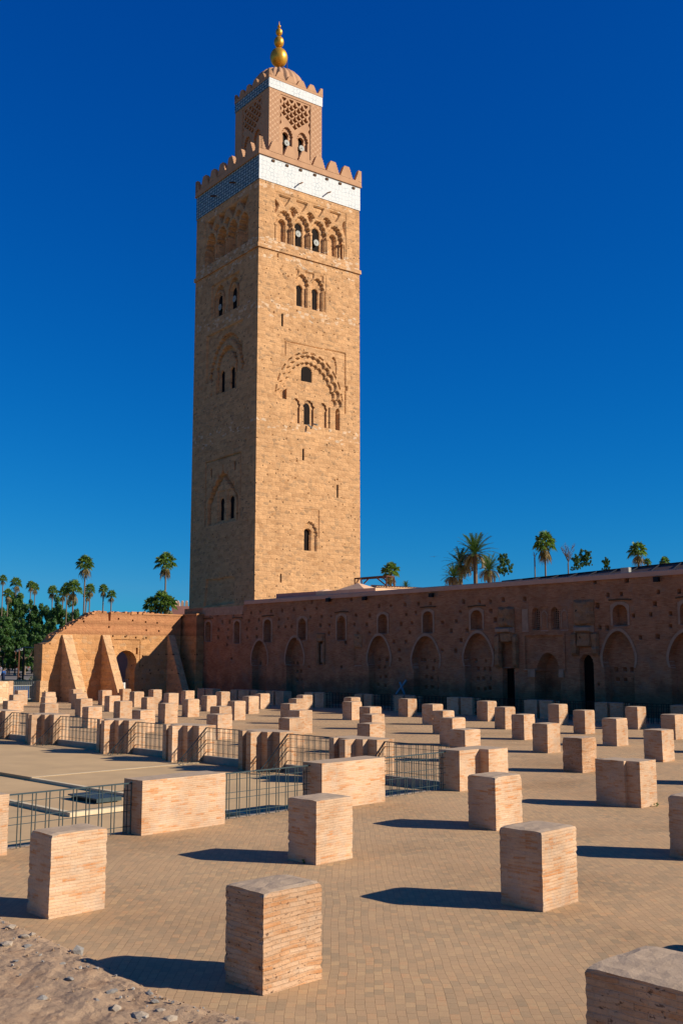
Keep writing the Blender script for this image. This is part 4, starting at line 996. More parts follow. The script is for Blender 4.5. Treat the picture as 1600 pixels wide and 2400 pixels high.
# horn loudspeakers in the openings
def horn(x, y, z, ax):
    k = MB(); prof = [(0.34, 0), (0.33, 0.03), (0.2, 0.12), (0.1, 0.28), (0.07, 0.5)]
    k.lathe(prof, 20); k.lathe([(0.3, -0.012), (0.29, 0.004)], 20); k.lathe([(0.07, -0.07), (0.07, 0.0)], 10)
    o = obj('loudspeaker', k, M['horn'], tower, (x, y, z), smooth=False)
    o.rotation_euler = (-pi/2, 0, 0) if ax == 'y' else (0, pi/2, 0)
horn(5.0, 0.28, 46.9, 'y'); horn(7.3, 0.28, 46.5, 'y'); horn(5.42, LA+0.12, 58.22, 'y'); horn(7.35, LA+0.12, 58.2, 'y')
horn(0.16, 7.7, 40.05, 'x'); horn(0.16, 4.8, 40.15, 'x')
k = MB(); k.tube([(6.05, -0.15, 26.75), (6.3, -0.5, 26.4)], 0.09, 6); k.tube([(6.75, -0.1, 26.95), (6.95, -0.5, 26.8)], 0.1, 6); obj('floodlight', k, M['horn'], tower)

# ------------------------------------------------------------------ the arcaded wall (local x = outward depth, y along the wall)
WU = 55.7
wall = thing('arcaded_wall', G(WU, 0, 0), RZG, 'long brick wall of blind pointed arches and small niches, all in shade', 'wall')
def ztop(v):
    return 8.23+(67.96-v)/39.4*0.33
WALLF = []
def wc(poly, d, k): WALLF.append((poly, d))
ARCH = [(67.09,65.1,4.86,2.83),(62.84,60.73,5.06,2.84),(53.7,51.48,5.07,2.83),(49.34,46.84,4.98,2.74),(44.67,42.28,5.1,2.87),(33.98,31.84,5.06,2.88),(29.65,27.35,4.95,2.91),(25.3,23.0,4.95,2.9),(20.9,18.6,4.95,2.9)]
for a, b_, za, zs in ARCH:
    wc(pointed((a+b_)/2, abs(a-b_)*1.02, zs, za, 12, 1, -0.5, pinch=abs(a-b_)*0.06), 0.55, 0)
WINS = [(73.44,72.64,6.58,4.86),(69.44,68.68,6.54,4.67),(65.56,64.63,6.58,4.74),(61.38,60.43,6.58,4.83),(56.95,56.03,6.65,4.77),(52.64,51.71,6.64,5.21),(48.29,47.38,6.71,5.2),(44.02,43.04,6.65,5.34),(33.2,32.21,6.64,5.39),(28.84,27.93,6.64,5.36),(24.4,23.4,6.64,5.36)]
for i, (a, b_, z1_, z0_) in enumerate(WINS):
    w_ = a-b_
    if i in (3, 4): wc([((a+b_)/2-w_/2, z0_), ((a+b_)/2-w_/2, z1_-0.55), ((a+b_)/2-w_*.3, z1_-0.3), ((a+b_)/2-w_*.14, z1_-0.14), ((a+b_)/2, z1_), ((a+b_)/2+w_*.14, z1_-0.14), ((a+b_)/2+w_*.3, z1_-0.3), ((a+b_)/2+w_/2, z1_-0.55), ((a+b_)/2+w_/2, z0_)], 0.6, 0)
    else: wc(roundtop((a+b_)/2, w_, z1_-w_*0.48, z1_, z0_), 0.6, 0)
# mihrab bay
wc(rc(36.75, 39.62, 2.69, 4.88), 0.10, 0)
wc(rc(36.5, 39.9, 6.72, 6.74), 0.01, 1)
wc(pointed(38.0, 1.65, 2.75, 3.75, 10, 0, 0.0), 1.0, 1); wc(rc(37.05, 38.95, -0.5, 2.6), 1.1, 2)
wc(rc(40.57, 41.45, -0.5, 2.78), 1.15, 0); wc(roundtop(35.15, 0.95, 3.1, 3.66, -0.5), 1.15, 0)
wc(rc(40.45, 41.7, 2.8, 4.95), 0.30, 0)
for a, b_ in ((39.0, 38.52), (37.56, 37.08)): wc(roundtop((a+b_)/2, 0.52, 6.35, 6.62, 5.26), 1.15, 0)
wc(rc(58.28, 59.14, 2.95, 5.2), 0.3, 0); wc(rc(54.4, 55.1, 2.85, 4.4), 0.06, 0)
for a, b_ in ((39.88, 39.36), (38.42, 37.86), (36.94, 36.36)): wc(rc(b_, a, 5.16, 6.62), 0.05, 0)
HOLES = [(73.84,7.17),(72.81,7.16),(71.77,7.16),(70.62,7.17),(69.5,7.07),(68.36,7.19),(67.23,7.16),(66.09,7.22),(64.68,7.21),(63.31,7.25),(61.91,7.27),(60.62,7.29),(59.26,7.3),(59.83,7.81),(58.69,6.61),(59.96,6.64),(71.12,6.5),(70.08,6.51),(67.52,6.5),(66.22,6.55),(63.71,6.55),(62.61,6.59),(71.59,5.85),(70.29,5.86),(67.76,5.83),(66.51,5.86),(63.73,5.94),(62.92,5.93),(62.18,5.94),(58.84,5.96),(71.64,5.18),(70.27,5.16),(67.71,5.16),(66.46,5.18),(70.41,4.55),(69.76,3.39),(66.63,2.97),(65.79,2.97),(62.5,3.0),(62.03,3.01),(61.31,3.01),(60.11,2.73),(65.32,2.29),(62.1,2.38),(61.59,2.39),(61.1,2.4),(62.04,1.71),(61.42,1.73),(60.98,1.72),(73.76,5.17),(57.62,6.63),(57.83,5.97),(57.89,5.32),(54.95,6.62),(53.51,6.56),(52.53,7.23),(51.38,7.23),(55.1,5.95),(53.84,5.93),(54.75,5.28),(53.51,5.3),(54.78,4.61),(56.03,4.62),(49.99,7.23),(48.72,7.26),(47.58,7.25),(49.9,6.54),(48.96,6.62),(50.4,5.88),(49.34,5.91),(49.56,5.27),(46.52,5.9),(45.74,5.31),(51.13,4.61),(49.91,4.61),(50.57,3.99),(46.6,3.98),(50.52,3.35),(56.49,2.76),(55.44,7.85),(53.06,3.3),(52.29,3.3),(51.6,3.27),(53.1,2.73),(52.51,2.75),(51.97,2.71),(52.95,2.06),(52.43,2.07),(51.84,2.07),(53.18,1.47),(52.5,1.43),(51.89,1.43),(48.92,3.33),(48.61,3.31),(47.71,3.25),(47.05,3.27),(48.45,2.79),(47.85,2.72),(47.28,2.71),(48.52,2.14),(48.02,2.04),(47.3,2.05),(48.54,1.4),(47.97,1.41),(47.33,1.41),(44.63,7.26),(43.25,7.2),(42.35,7.19),(41.31,7.27),(39.59,7.24),(44.92,6.58),(45.31,5.93),(42.36,6.57),(41.98,5.96),(45.73,5.29),(44.38,5.3),(44.91,4.67),(45.39,3.94),(42.05,3.98),(44.07,3.29),(43.24,3.25),(42.44,3.32),(42.05,3.31),(43.92,2.73),(43.35,2.7),(42.84,2.68),(43.92,2.07),(43.47,2.08),(42.8,2.09),(43.9,1.39),(43.34,1.4),(42.95,1.42),(34.37,8.1),(32.19,8.07),(33.5,7.24),(32.58,7.28),(34.26,6.63),(31.84,5.95),(30.18,7.28),(28.85,7.25),(30.42,6.59),(30.71,5.98),(29.45,5.98),(29.48,5.3),(30.33,4.68),(31.43,4.64),(34.14,5.32),(33.6,5.22),(33.44,2.76),(32.84,2.77),(32.36,2.76),(33.35,2.15),(32.84,2.16),(32.18,2.18),(34.33,1.88),(29.0,2.69),(28.98,2.1),(29.01,1.56)]
rng = random.Random(11)
for v_, z_ in HOLES:
    s_ = rng.uniform(0.085, 0.12); wc(rc(v_-s_, v_+s_, z_-s_*1.15, z_+s_*1.15), 1.0, 3)
wmb = MB(); wmb.add([(0,76.6,-.5),(1.3,76.6,-.5),(1.3,12,-.5),(0,76.6,7.8),(1.3,76.6,7.8),(1.3,68.2,7.8),(0,68.2,7.8),(1.3,68.2,8.0),(1.3,12,8.3),(0,68.2,8.0)], [(0,1,4,3),(1,2,8,7,5,4),(3,4,5,6),(6,5,7,9)])
def wtop(q): return 7.80 if q > 68.2 else ztop(q)-0.2
wm = join_mesh('wall_face', [wmb.mesh('w', True), relief('wf', 12.0, 76.6, -0.5, lambda q: wtop(q), 0.045, WALLF, 'x', 0.016, 3)])
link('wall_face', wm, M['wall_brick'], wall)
cp_ = MB()
for k in range(28):
    va, vb = 12+k*2.0, 14+k*2.0; vb = min(vb, 68.22)
    pts = [(-0.13, -0.34), (-0.13, -0.06), (-0.07, 0.0), (1.3, 0.02), (1.3, -0.34)]
    vs_ = [(x, va, ztop(va)+z) for x, z in pts]+[(x, vb, ztop(vb)+z) for x, z in pts]; n = 5
    cp_.add(vs_, [tuple(range(4, -1, -1)), tuple(range(5, 10))]+[(i, (i+1) % n, (i+1) % n+n, i+n) for i in range(n)])
obj('coping', cp_, M['coping'], wall)
k = MB(); k.box((-0.015, 68.3, 7.1), (-0.002, 73.9, 7.8)); tag(obj('render_patch', k, M['plaster'], wall), 'grey render patch on the lower left end of the wall')
def frame_band(poly_out, poly_in, mt='plaster', t=0.035):
    """flat plaster surround between two outlines with equal point counts, open at the foot"""
    k = MB(); n = len(poly_out)
    vs_ = [(-t, p, q) for p, q in poly_out]+[(-t, p, q) for p, q in poly_in]+[(0.0, p, q) for p, q in poly_out]+[(0.0, p, q) for p, q in poly_in]
    fs = []
    for i in range(n-1): fs += [(i, i+1, n+i+1, n+i), (i, 2*n+i, 2*n+i+1, i+1), (n+i, n+i+1, 3*n+i+1, 3*n+i)]
    k.add(vs_, fs); return k
for a, b_, za, zs in ARCH:
    c_ = (a+b_)/2; w_ = a-b_
    po = pointed(c_, w_*1.02+0.32, zs, za+0.19, 12, 1); pi_ = pointed(c_, w_*1.02, zs, za, 12, 1)
    obj('arch_band', frame_band(po, pi_), M['plaster'], wall)
    k = MB(); k.box((0.545, b_-.1, -0.4), (0.549, a+.1, zs-.3)); 
for i, (a, b_, z1_, z0_) in enumerate(WINS):
    c_ = (a+b_)/2; w_ = a-b_
    po = rc(b_-0.13, a+0.13, z0_, z1_+0.16); pin = roundtop(c_, w_+.004, z1_-w_*0.48, z1_, z0_+.0)
    n = len(pin)
    outp = []
    for j, (p, q) in enumerate(pin):
        if j == 0: outp.append((c_-w_/2-0.14, z0_))
        elif j == n-1: outp.append((c_+w_/2+0.14, z0_))
        elif p < c_-w_*0.35: outp.append((c_-w_/2-0.14, min(q+0.1, z1_+0.16) if j > 1 else q))
        elif p > c_+w_*0.35: outp.append((c_+w_/2+0.14, min(q+0.1, z1_+0.16) if j < n-2 else q))
        else: outp.append((c_+(p-c_)*1.35, z1_+0.16))
    obj('niche_frame', frame_band(outp, pin), M['plaster'], wall)
    if i in (0, 1, 2, 4, 6, 7, 8, 9):
        k = MB(); rr = random.Random(i); k.tube([(-0.06, b_-0.3, z1_+0.27+rr.uniform(-.03, .03)), (-0.06, c_, z1_+0.30), (-0.06, a+0.22, z1_+0.25+rr.uniform(-.03, .03))], 0.045, 5); obj('wooden_lintel', k, M['wood'], wall)
for poly, d_, nm in ((rc(40.5, 41.5, -0.4, 2.8), 0.5, 'doorway_interior_shade'), (roundtop(35.15, 0.97, 3.1, 3.68, -0.4), 0.5, 'doorway_interior_shade'), (roundtop(38.76, 0.54, 6.35, 6.64, 5.24), 0.45, 'window'), (roundtop(37.32, 0.54, 6.35, 6.64, 5.24), 0.45, 'window')):
    k = MB(); k.prism(poly, d_, d_+0.03, 'x'); obj(nm, k, M['dark'], wall)  # flat panels with the interior shade painted near-black
# mihrab details
for a, b_ in ((39.0, 38.52), (37.56, 37.08)):
    k = MB()
    for q in range(5): y_ = b_-0.02+0.13*q; k.box((0.30, y_, 5.26), (0.34, y_+0.035, 6.62))
    for q in range(10): z_ = 5.3+0.14*q; k.box((0.34, b_-0.02, z_), (0.37, a+0.02, z_+0.035))
    obj('window_grille', k, M['plaster'], wall)
for a, b_ in ((38.42, 37.86), (36.94, 36.36)):
    c_ = (a+b_)/2
    k = MB(); k.add(*(lambda P, Q: ([(0.02, p, q) for p, q in P]+[(0.02, p, q) for p, q in Q]+[(.06, p, q) for p, q in P]+[(.06, p, q) for p, q in Q], [(i, i+1, len(P)+i+1, len(P)+i) for i in range(len(P)-1)]+[(i, 2*len(P)+i, 2*len(P)+i+1, i+1) for i in range(len(P)-1)]+[(len(P)+i, len(P)+i+1, 3*len(P)+i+1, 3*len(P)+i) for i in range(len(P)-1)]))(lobed(c_, 0.46, 6.05, 6.45, 5.3, 3, .4), lobed(c_, 0.36, 6.03, 6.36, 5.3, 3, .4)))
    obj('carved_panel', k, M['plaster'], wall)
k = MB(); k.box((0.03, 39.38, 5.18), (0.048, 39.86, 6.6)); obj('carved_panel', k, M['plaster'], wall)
k = MB(); k.box((-0.06, 36.6, 4.88), (0.0, 39.8, 5.0)); k.box((-0.05, 36.62, 2.6), (-0.001, 36.75, 4.88)); k.box((-0.05, 39.62, 2.6), (-0.001, 39.75, 4.88)); obj('prayer_niche_frame', k, M['wall_brick'], wall)
k = MB(); k.box((-0.12, 38.88, 2.25), (0.0, 39.4, 2.68)); k.box((-0.12, 36.75, 2.25), (0.0, 37.1, 2.68)); k.box((-0.15, 38.85, 2.68), (0.05, 39.7, 2.75)); k.box((-0.15, 36.65, 2.68), (0.05, 37.1, 2.75)); obj('impost_stone', k, M['plaster'], wall)
M['ruin'] = rubble_mat('broken_masonry', (0.36, 0.20, 0.11), (0.27, 0.14, 0.075), (0.25, 0.19, 0.14), (0.5, 0.4, 0.3), scale=(3.0, 3.0, 5.0), pits=0.6)
def rough_block(v0, v1, z0, z1, d, seed, mt, name='broken_masonry', amp=0.12, nx=8, nz=10):
    k = MB(); idx = {}
    for i in range(nx+1):
        for j in range(nz+1):
            y = v0+(v1-v0)*i/nx; z = z0+(z1-z0)*j/nz
            e = min(i, nx-i, j, nz-j); dd = d*(0.25 if e == 0 else 1.0)+amp*noise.noise(Vector((y*2.3+seed, z*2.7, seed)))
            y += amp*0.6*noise.noise(Vector((z*2.1, seed+3, y))) ; z += amp*0.6*noise.noise(Vector((y*2.9, seed, 9)))
            idx[i, j] = len(k.v); k.v.append((-max(dd, 0.02), y, z))
    n0 = len(k.v)
    for i in range(nx+1):
        for j in range(nz+1): x_, y_, z_ = k.v[idx[i, j]]; k.v.append((0.05, y_, z_))
    for i in range(nx):
        for j in range(nz): k.f.append((idx[i, j], idx[i, j+1], idx[i+1, j+1], idx[i+1, j])); k.m.append(0)
    def side(a, b_): k.f.append((a, b_, b_+n0, a+n0)); k.m.append(0)
    for i in range(nx): side(idx[i, 0], idx[i+1, 0]); side(idx[i+1, nz], idx[i, nz])
    for j in range(nz): side(idx[0, j+1], idx[0, j]); side(idx[nx, j], idx[nx, j+1])
    return obj(name, k, M[mt], wall)
rough_block(40.42, 41.7, 5.43, 6.75, 0.28, 3, 'ruin'); rough_block(40.4, 41.9, 5.05, 5.45, 0.42, 8, 'plaster', amp=0.05, nz=4)
rough_block(41.5, 41.95, 2.8, 5.05, 0.3, 21, 'ruin', amp=0.07); rough_block(40.15, 40.5, 2.8, 5.0, 0.3, 22, 'ruin', amp=0.07)
rough_block(40.45, 41.5, 4.45, 5.1, 0.33, 24, 'ruin', amp=0.07)
rough_block(34.45, 35.9, 5.4, 7.0, 0.28, 5, 'ruin'); rough_block(34.5, 35.9, 5.0, 5.42, 0.4, 9, 'plaster', amp=0.06, nz=4)
rough_block(34.2, 34.65, 3.6, 5.02, 0.3, 31, 'ruin', amp=0.1); rough_block(35.65, 36.1, 3.6, 5.02, 0.3, 32, 'ruin', amp=0.1); rough_block(34.6, 35.7, 4.1, 5.02, 0.28, 33, 'ruin', amp=0.08)
rough_block(58.25, 59.2, 4.7, 5.35, 0.2, 41, 'ruin', amp=0.06); rough_block(58.9, 59.2, 2.9, 4.75, 0.14, 42, 'ruin', amp=0.05); rough_block(58.25, 58.45, 2.9, 4.75, 0.14, 43, 'ruin', amp=0.05)
k = MB(); k.tube([(0.1, 58.68, 3.1), (0.1, 58.68, 4.5)], 0.13, 8); obj('colonnette', k, M['plaster'], wall)
rough_block(54.3, 55.15, 4.2, 5.2, 0.1, 51, 'ruin', amp=0.06)
# floodlights fixed high on the wall
for v_, z_ in ((53.8, 7.83), (57.7, 7.87), (47.3, 7.8), (30.1, 8.0)):
    k = MB(); k.box((-0.38, v_-0.16, z_-0.14), (-0.14, v_+0.16, z_+0.14)); k.box((-0.14, v_-0.05, z_-0.05), (0.0, v_+0.05, z_+0.05)); obj('floodlight', k, M['black'], wall)
# dressed planks leaning at the wall foot
k = MB(); k.box((-0.05, -0.06, 0), (0.05, 0.06, 1.35)); k2 = MB(); k2.box((-0.04, -0.06, 0), (0.04, 0.06, 0.95))
tp = thing('trestle', G(55.2, 50.0, 0.9), RZG, 'pale blue crossed planks standing at the foot of the arcaded wall', 'trestle')
a = obj('plank', k, M['bluepaint'], tp, (0, 0.45, 0)); a.rotation_euler = (0.75, 0.05, 0)
a = obj('plank', k2, M['bluepaint'], tp, (0, -0.35, 0)); a.rotation_euler = (-0.45, -0.05, 0)
k = MB(); k.box((-0.4, -0.6, -0.9), (0.4, 0.6, 0.0)); obj('base_box', k, M['plaster'], tp)

# ------------------------------------------------------------------ rampart with buttresses (local x = u, y = v), face at v=75.6
RV = 75.6
ramp = thing('rampart', G(41.1, RV, 0), RZG, 'ruined orange earth rampart with horseshoe gateway and three sloping buttresses', 'wall')
rx = lambda u_: u_-41.1
tp_ = [(41.3, 4.55), (41.64, 4.62), (42.19, 5.03), (42.92, 5.55), (43.49, 5.91), (44.0, 6.15), (44.63, 6.5), (45.2, 6.78), (45.6, 7.0), (46.1, 7.2), (46.8, 7.22), (47.18, 7.1), (47.24, 6.5), (47.42, 6.5), (47.45, 7.12), (48.3, 7.2), (49.5, 7.22), (50.4, 7.15), (51.3, 7.26), (52.2, 7.12), (53.2, 7.2), (54.0, 7.18)]
rr = random.Random(4); topl = []
for i in range(len(tp_)-1):
    (u0, z0_), (u1, z1_) = tp_[i], tp_[i+1]; n = max(1, int((u1-u0)/0.16))
    for j in range(n):
        f_ = j/n; am = 0.13 if u0 < 52.6 else 0.02
        topl.append((rx(u0+(u1-u0)*f_), z0_+(z1_-z0_)*f_+(rr.uniform(-am, am) if j else rr.uniform(-.03, .03))))
topl.append((rx(54.6), 7.18))
body = [(rx(41.3), -0.5)]+[(rx(41.3), 4.55)]+topl[1:]+[(rx(54.6), -0.5)]
rb = MB(); rb.prism([(p, q) for p, q in body], 0.0, 1.35, 'y')
rp1, rp2 = MB(), MB()
gate = []
gc = rx(49.05)
gate = [(gc-0.88, -0.6), (gc-0.88, 2.55)]
for j in range(13):
    a = R_(205-j*(230/12)); gate.append((gc+1.06*cos(a), 3.02+1.06*sin(a)))
gate += [(gc+0.88, 2.55), (gc+0.88, -0.6)]
rp1.prism(gate, -0.5, 2.0, 'y')
rp1.prism(rc(rx(47.85), rx(50.4), 4.93, 4.98), -0.5, 0.10, 'y'); rp1.prism(rc(rx(50.38), rx(50.45), 2.6, 4.92), -0.5, 0.14, 'y')
for u_, z_ in ((47.75, 4.1), (50.1, 4.0)): rp1.prism(rc(rx(u_)-.09, rx(u_)+.1, z_-.25, z_+.3), -0.5, 0.4, 'y')
for u_, z_ in ((44.9, 6.4), (48.2, 6.7), (49.6, 6.6), (50.9, 6.5), (52.1, 6.45), (51.0, 5.8), (52.3, 5.75), (47.3, 6.0), (47.7, 5.25), (48.9, 5.22), (49.95, 5.15), (51.0, 5.15), (50.7, 3.6)): rp2.prism(rc(rx(u_)-.07, rx(u_)+.08, z_-.08, z_+.08), -0.5, 0.4, 'y')
rm = cut(rb.mesh('r', True), [rp1, rp2])
def ramp_mat():
    # stone rubble below, rammed earth above
    m = M['rampart'].copy(); m.name = 'rampart_face'; nt = m.node_tree; N = Nd(nt)
    bs = [n for n in nt.nodes if n.type == 'BSDF_PRINCIPLED'][0]
    old = bs.inputs['Base Color'].links[0].from_socket
    tc = N.n('ShaderNodeTexCoord'); sp = N.n('ShaderNodeSeparateXYZ'); N.link(tc.outputs['Object'], sp.inputs[0])
    nz = N.noise(tc.outputs['Object'], 1.5, 4)
    msk = N.math('MULTIPLY', N.math('SUBTRACT', N.math('ADD', sp.outputs[2], N.math('MULTIPLY', N.math('SUBTRACT', nz, 0.5), 0.25)), 5.30), 12, True)
    e = N.ramp(N.noise(tc.outputs['Object'], 2.3, 6, 0.7), [(0.3, (0.36, 0.155, 0.07)), (0.7, (0.49, 0.235, 0.105))])
    wv = N.n('ShaderNodeTexWave', p_bands_direction='Z'); wv.inputs['Scale'].default_value = 0.35; wv.inputs['Distortion'].default_value = 2.0; wv.inputs['Detail'].default_value = 3
    N.link(tc.outputs['Object'], wv.inputs['Vector'])
    e = N.mix(0.25, e, wv.outputs[0], 'MULTIPLY')
    N.link(N.mix(msk, old, e), bs.inputs['Base Color'])
    # blackened, weathered foot of the wall
    return m
M['rampart_face'] = ramp_mat()
link('rampart_face', rm, M['rampart_face'], ramp)
# crumbled cap stones along the top
ck = MB(); rr = random.Random(8)
for i in range(150):
    u_ = rr.uniform(42.2, 52.4)
    if 47.15 < u_ < 47.5: continue
    zb = None
    for (ua, za), (ub, zb_) in zip(tp_, tp_[1:]):
        if ua <= u_ <= ub: zb = za+(zb_-za)*(u_-ua)/(ub-ua)
    s_ = rr.uniform(0.06, 0.2); c_ = (rx(u_), rr.uniform(0.05, 1.1), zb+rr.uniform(-0.1, 0.06))
    pts = [(c_[0]+s_*x*rr.uniform(.6, 1.3), c_[1]+s_*y*rr.uniform(.6, 1.3), c_[2]+s_*0.7*z*rr.uniform(.6, 1.3)) for x in (-1, 1) for y in (-1, 1) for z in (-1, 1)]
    ck.add(pts, [(0,1,3,2),(4,6,7,5),(0,4,5,1),(2,3,7,6),(0,2,6,4),(1,5,7,3)])
obj('cap_rubble', ck, M['earth'], ramp)
for n_, (ua, ub, zt, D) in enumerate(((42.96, 43.82, 5.29, 2.9), (46.65, 47.35, 5.33, 2.9), (53.19, 53.87, 5.43, 2.6))):
    k = MB(); NZ = 26; rr = random.Random(n_)
    vs_ = []
    for j in range(NZ+1):
        z = -0.3+(zt+0.3)*j/NZ; d = D*(1-max(0, z)/zt)+0.12; w_ = rr.uniform(-.03, .03)
        vs_ += [(rx(ua)+w_, 0.02, z), (rx(ua)+w_, -d+w_, z), (rx(ub)+w_, -d+w_, z), (rx(ub)+w_, 0.02, z)]
    fs = []
    for j in range(NZ):
        for q in range(3): fs.append((4*j+q, 4*j+q+1, 4*j+q+5, 4*j+q+4))
    fs.append((4*NZ, 4*NZ+1, 4*NZ+2, 4*NZ+3)); k.add(vs_, fs)
    obj('buttress', k, M['buttress'], ramp)
# added block, shaped to cast shade over the rampart's right end
k = MB(); k.box((rx(54.9), -1.9, -0.5), (rx(55.68), 1.35, 7.18)); obj('added_shade_block', k, M['rampart_face'], ramp)
k = MB(); k.box((rx(54.85), -1.95, 7.18), (rx(55.69), 1.35, 7.28)); k.box((rx(50.6), -.04, 7.12), (rx(54.85), 1.35, 7.24)); obj('added_block_and_rampart_coping', k, M['earth'], ramp)
k = MB(); k.box((rx(41.05), -0.32, -0.5), (rx(41.75), 6.0, 1.66)); tag(obj('gate_pier', k, M['buttress'], ramp), 'low block at the open left end')
# gateway: iron gate and figure
k = MB()
for q in range(9): k.tube([(gc-0.85+q*0.21, 0.9, 0), (gc-0.85+q*0.21, 0.9, 1.6)], 0.015, 5)
k.box((gc-0.88, 0.88, 1.58), (gc+0.88, 0.92, 1.64)); k.box((gc-0.88, 0.88, 0.3), (gc+0.88, 0.92, 0.34)); obj('iron_gate', k, M['horn'], ramp)

sw = thing('stone_wall', G(38.95, RV, 0), RZG, 'pale rubble stone wall at the left edge, ending in orange brick', 'wall')
k = MB(); k.box((-14, 0, -0.5), (-0.35, 0.7, 1.66)); obj('wall_body', k, M['stonewall'], sw)
k = MB(); k.box((-0.35, -0.01, -0.5), (0.0, 0.71, 1.68)); obj('brick_end', k, M['pier'], sw)
gt = thing('blue_gate', G(38.98, RV+0.35, 0), RZG, 'barred gate with dark blue panel between the stone wall and the rampart', 'gate')
k = MB(); k.box((0.05, 0.03, 0.35), (1.55, 0.05, 1.3)); obj('gate_panel', k, M['bluepanel'], gt)
k = MB()
for q in range(13): k.tube([(0.05+q*0.165, 0, 0.2), (0.05+q*0.165, 0, 1.62)], 0.016, 5)
k.box((0.0, -0.015, 1.28), (2.05, 0.015, 1.33)); k.box((0.0, -0.015, 0.24), (2.05, 0.015, 0.29)); obj('gate_bars', k, M['horn'], gt)

# ------------------------------------------------------------------ what stands beyond the walls
def box_thing(name, c0, c1, label, cat, mt, rz, loc):
    k = MB(); k.box(c0, c1); return tag(obj(name, k, M[mt], None, loc, rz), label, cat)
# terrace roofs just behind the arcaded wall
t = thing('roof_terrace', G(WU+2.2, 0, 0), RZG, 'flat pink and cream rooftops showing over the arcaded wall beside the tower', 'building')
k = MB(); k.box((0, 61.7, 0), (4.0, 66.6, 8.82)); obj('wall', k, M['pink'], t)
k = MB(); k.box((0.0, 55.0, 0), (3.2, 61.69, 8.8)); obj('wall', k, M['paleplaster'], t)
k = MB()
for (va, h0, r_) in ((62.7, 8.9, 0.7), (59.0, 8.8, 1.9)):
    k.add([(1.0, va-r_, h0), (1.0, va+r_, h0), (3.4, va+r_, h0), (3.4, va-r_, h0), (2.2, va, h0+r_*0.36)], [(0, 3, 2, 1), (0, 1, 4), (1, 2, 4), (2, 3, 4), (3, 0, 4)])
obj('pyramid_roof', k, M['paleplaster'], t)
k = MB(); k.box((-0.4, 67.0, 7.9), (0.6, 68.2, 8.4)); k.box((-1.0, 60.2, 8.2), (0.5, 66.9, 8.33)); obj('ledge', k, M['plaster'], t)
t = thing('tiled_roof', G(WU+5, 0, 0), RZG, 'sunlit ridge of cream roof tiles behind the rusty frame', 'roof')
k = MB(); k.add([(0, 53.5, 8.5), (0, 60.9, 8.6), (3.0, 60.9, 9.5), (3.0, 53.5, 8.85), (6, 60.9, 8.6), (6, 53.5, 8.0)], [(0, 3, 2, 1), (3, 5, 4, 2), (1, 2, 4), (0, 5, 3)]); obj('roof_slope', k, M['rooftile'], t)
k = MB()
for q in range(24): y_ = 53.7+0.3*q; zt_ = 8.85+0.65*(y_-53.5)/7.4; k.tube([(-0.1, y_, 8.55), (3.0, y_, zt_+.02)], 0.07, 5)
obj('tile_row', k, M['rooftile'], t)
k = MB(); k.add([(2.85, 53.5, 8.8), (3.2, 53.5, 8.8), (3.2, 60.9, 9.45), (2.85, 60.9, 9.45), (2.85, 53.5, 8.95), (3.2, 53.5, 8.95), (3.2, 60.9, 9.6), (2.85, 60.9, 9.6)], [(0,3,2,1),(4,5,6,7),(0,1,5,4),(1,2,6,5),(2,3,7,6),(3,0,4,7)]); obj('ridge', k, M['paleplaster'], t)
# rusty frame
fr = thing('rusty_frame', G(0, 0, 0), 0, 'rusty open steel frame standing on the roof beside the tower', 'frame')
k = MB(); a0 = at(831, 1371, 88); a1 = at(831, 1356, 88); b0 = at(905, 1377, 84); b1 = at(905, 1350, 84); c1 = at(923, 1352, 88); c0 = at(923, 1380, 88); d1 = at(846, 1357.5, 92); d0 = at(848, 1370, 92)
for p, q in ((a0, a1), (a1, b1), (b0, b1), (b1, c1), (c0, c1), (a1, d1), (d1, c1), (d0, d1), (at(832, 1371, 88), at(841, 1357, 88.5)), (at(852, 1368, 90), at(864, 1356, 90)), (at(883, 1355, 89), at(903, 1371, 86)), (at(896, 1352, 85), at(905, 1362, 84))): k.tube([p, q], 0.06, 5)
fr.location = a0; me = k.mesh('frame', True); me.transform(Matrix.Translation(-a0)); link('frame_bars', me, M['rust'], fr)
# long dark sheet roof behind the right part of the wall
t = thing('sheet_roof', G(WU+2.0, 0, 0), RZG, 'long low brown sheet metal roof with seams above the right end of the wall', 'roof')
k = MB(); z_a, z_b = 8.6, 9.55
k.add([(0, 12, 8.5), (0, 44.8, 8.45), (2.6, 44.8, 8.85), (2.6, 12, 9.95)], [(0, 3, 2, 1)]); k.add([(2.6, 12, 9.95), (2.6, 44.8, 8.85), (2.6, 44.8, 8.0), (2.6, 12, 8.0), (0, 12, 8.5), (0, 44.8, 8.45), (0, 44.8, 8.0), (0, 12, 8.0)], [(0, 1, 2, 3), (4, 7, 6, 5), (0, 3, 7, 4), (1, 5, 6, 2)]); obj('roof_sheet', k, M['solar'], t, fix=False)
k = MB()
for q in range(21):
    y_ = 12.5+1.5*q; f_ = (y_-12)/31; k.tube([(-0.02, y_-0.0, 8.53-.05*f_), (2.6, y_+0.5, 9.97-1.04*(f_+.016))], 0.05, 4)
k.tube([(2.62, 12, 9.98), (2.62, 44.8, 8.88)], 0.06, 5); obj('seam', k, M['black'], t)
k = MB(); k.box((-0.3, 33.0, 8.62), (0.0, 33.55, 9.0)); obj('electric_box', k, M['horn'], t)

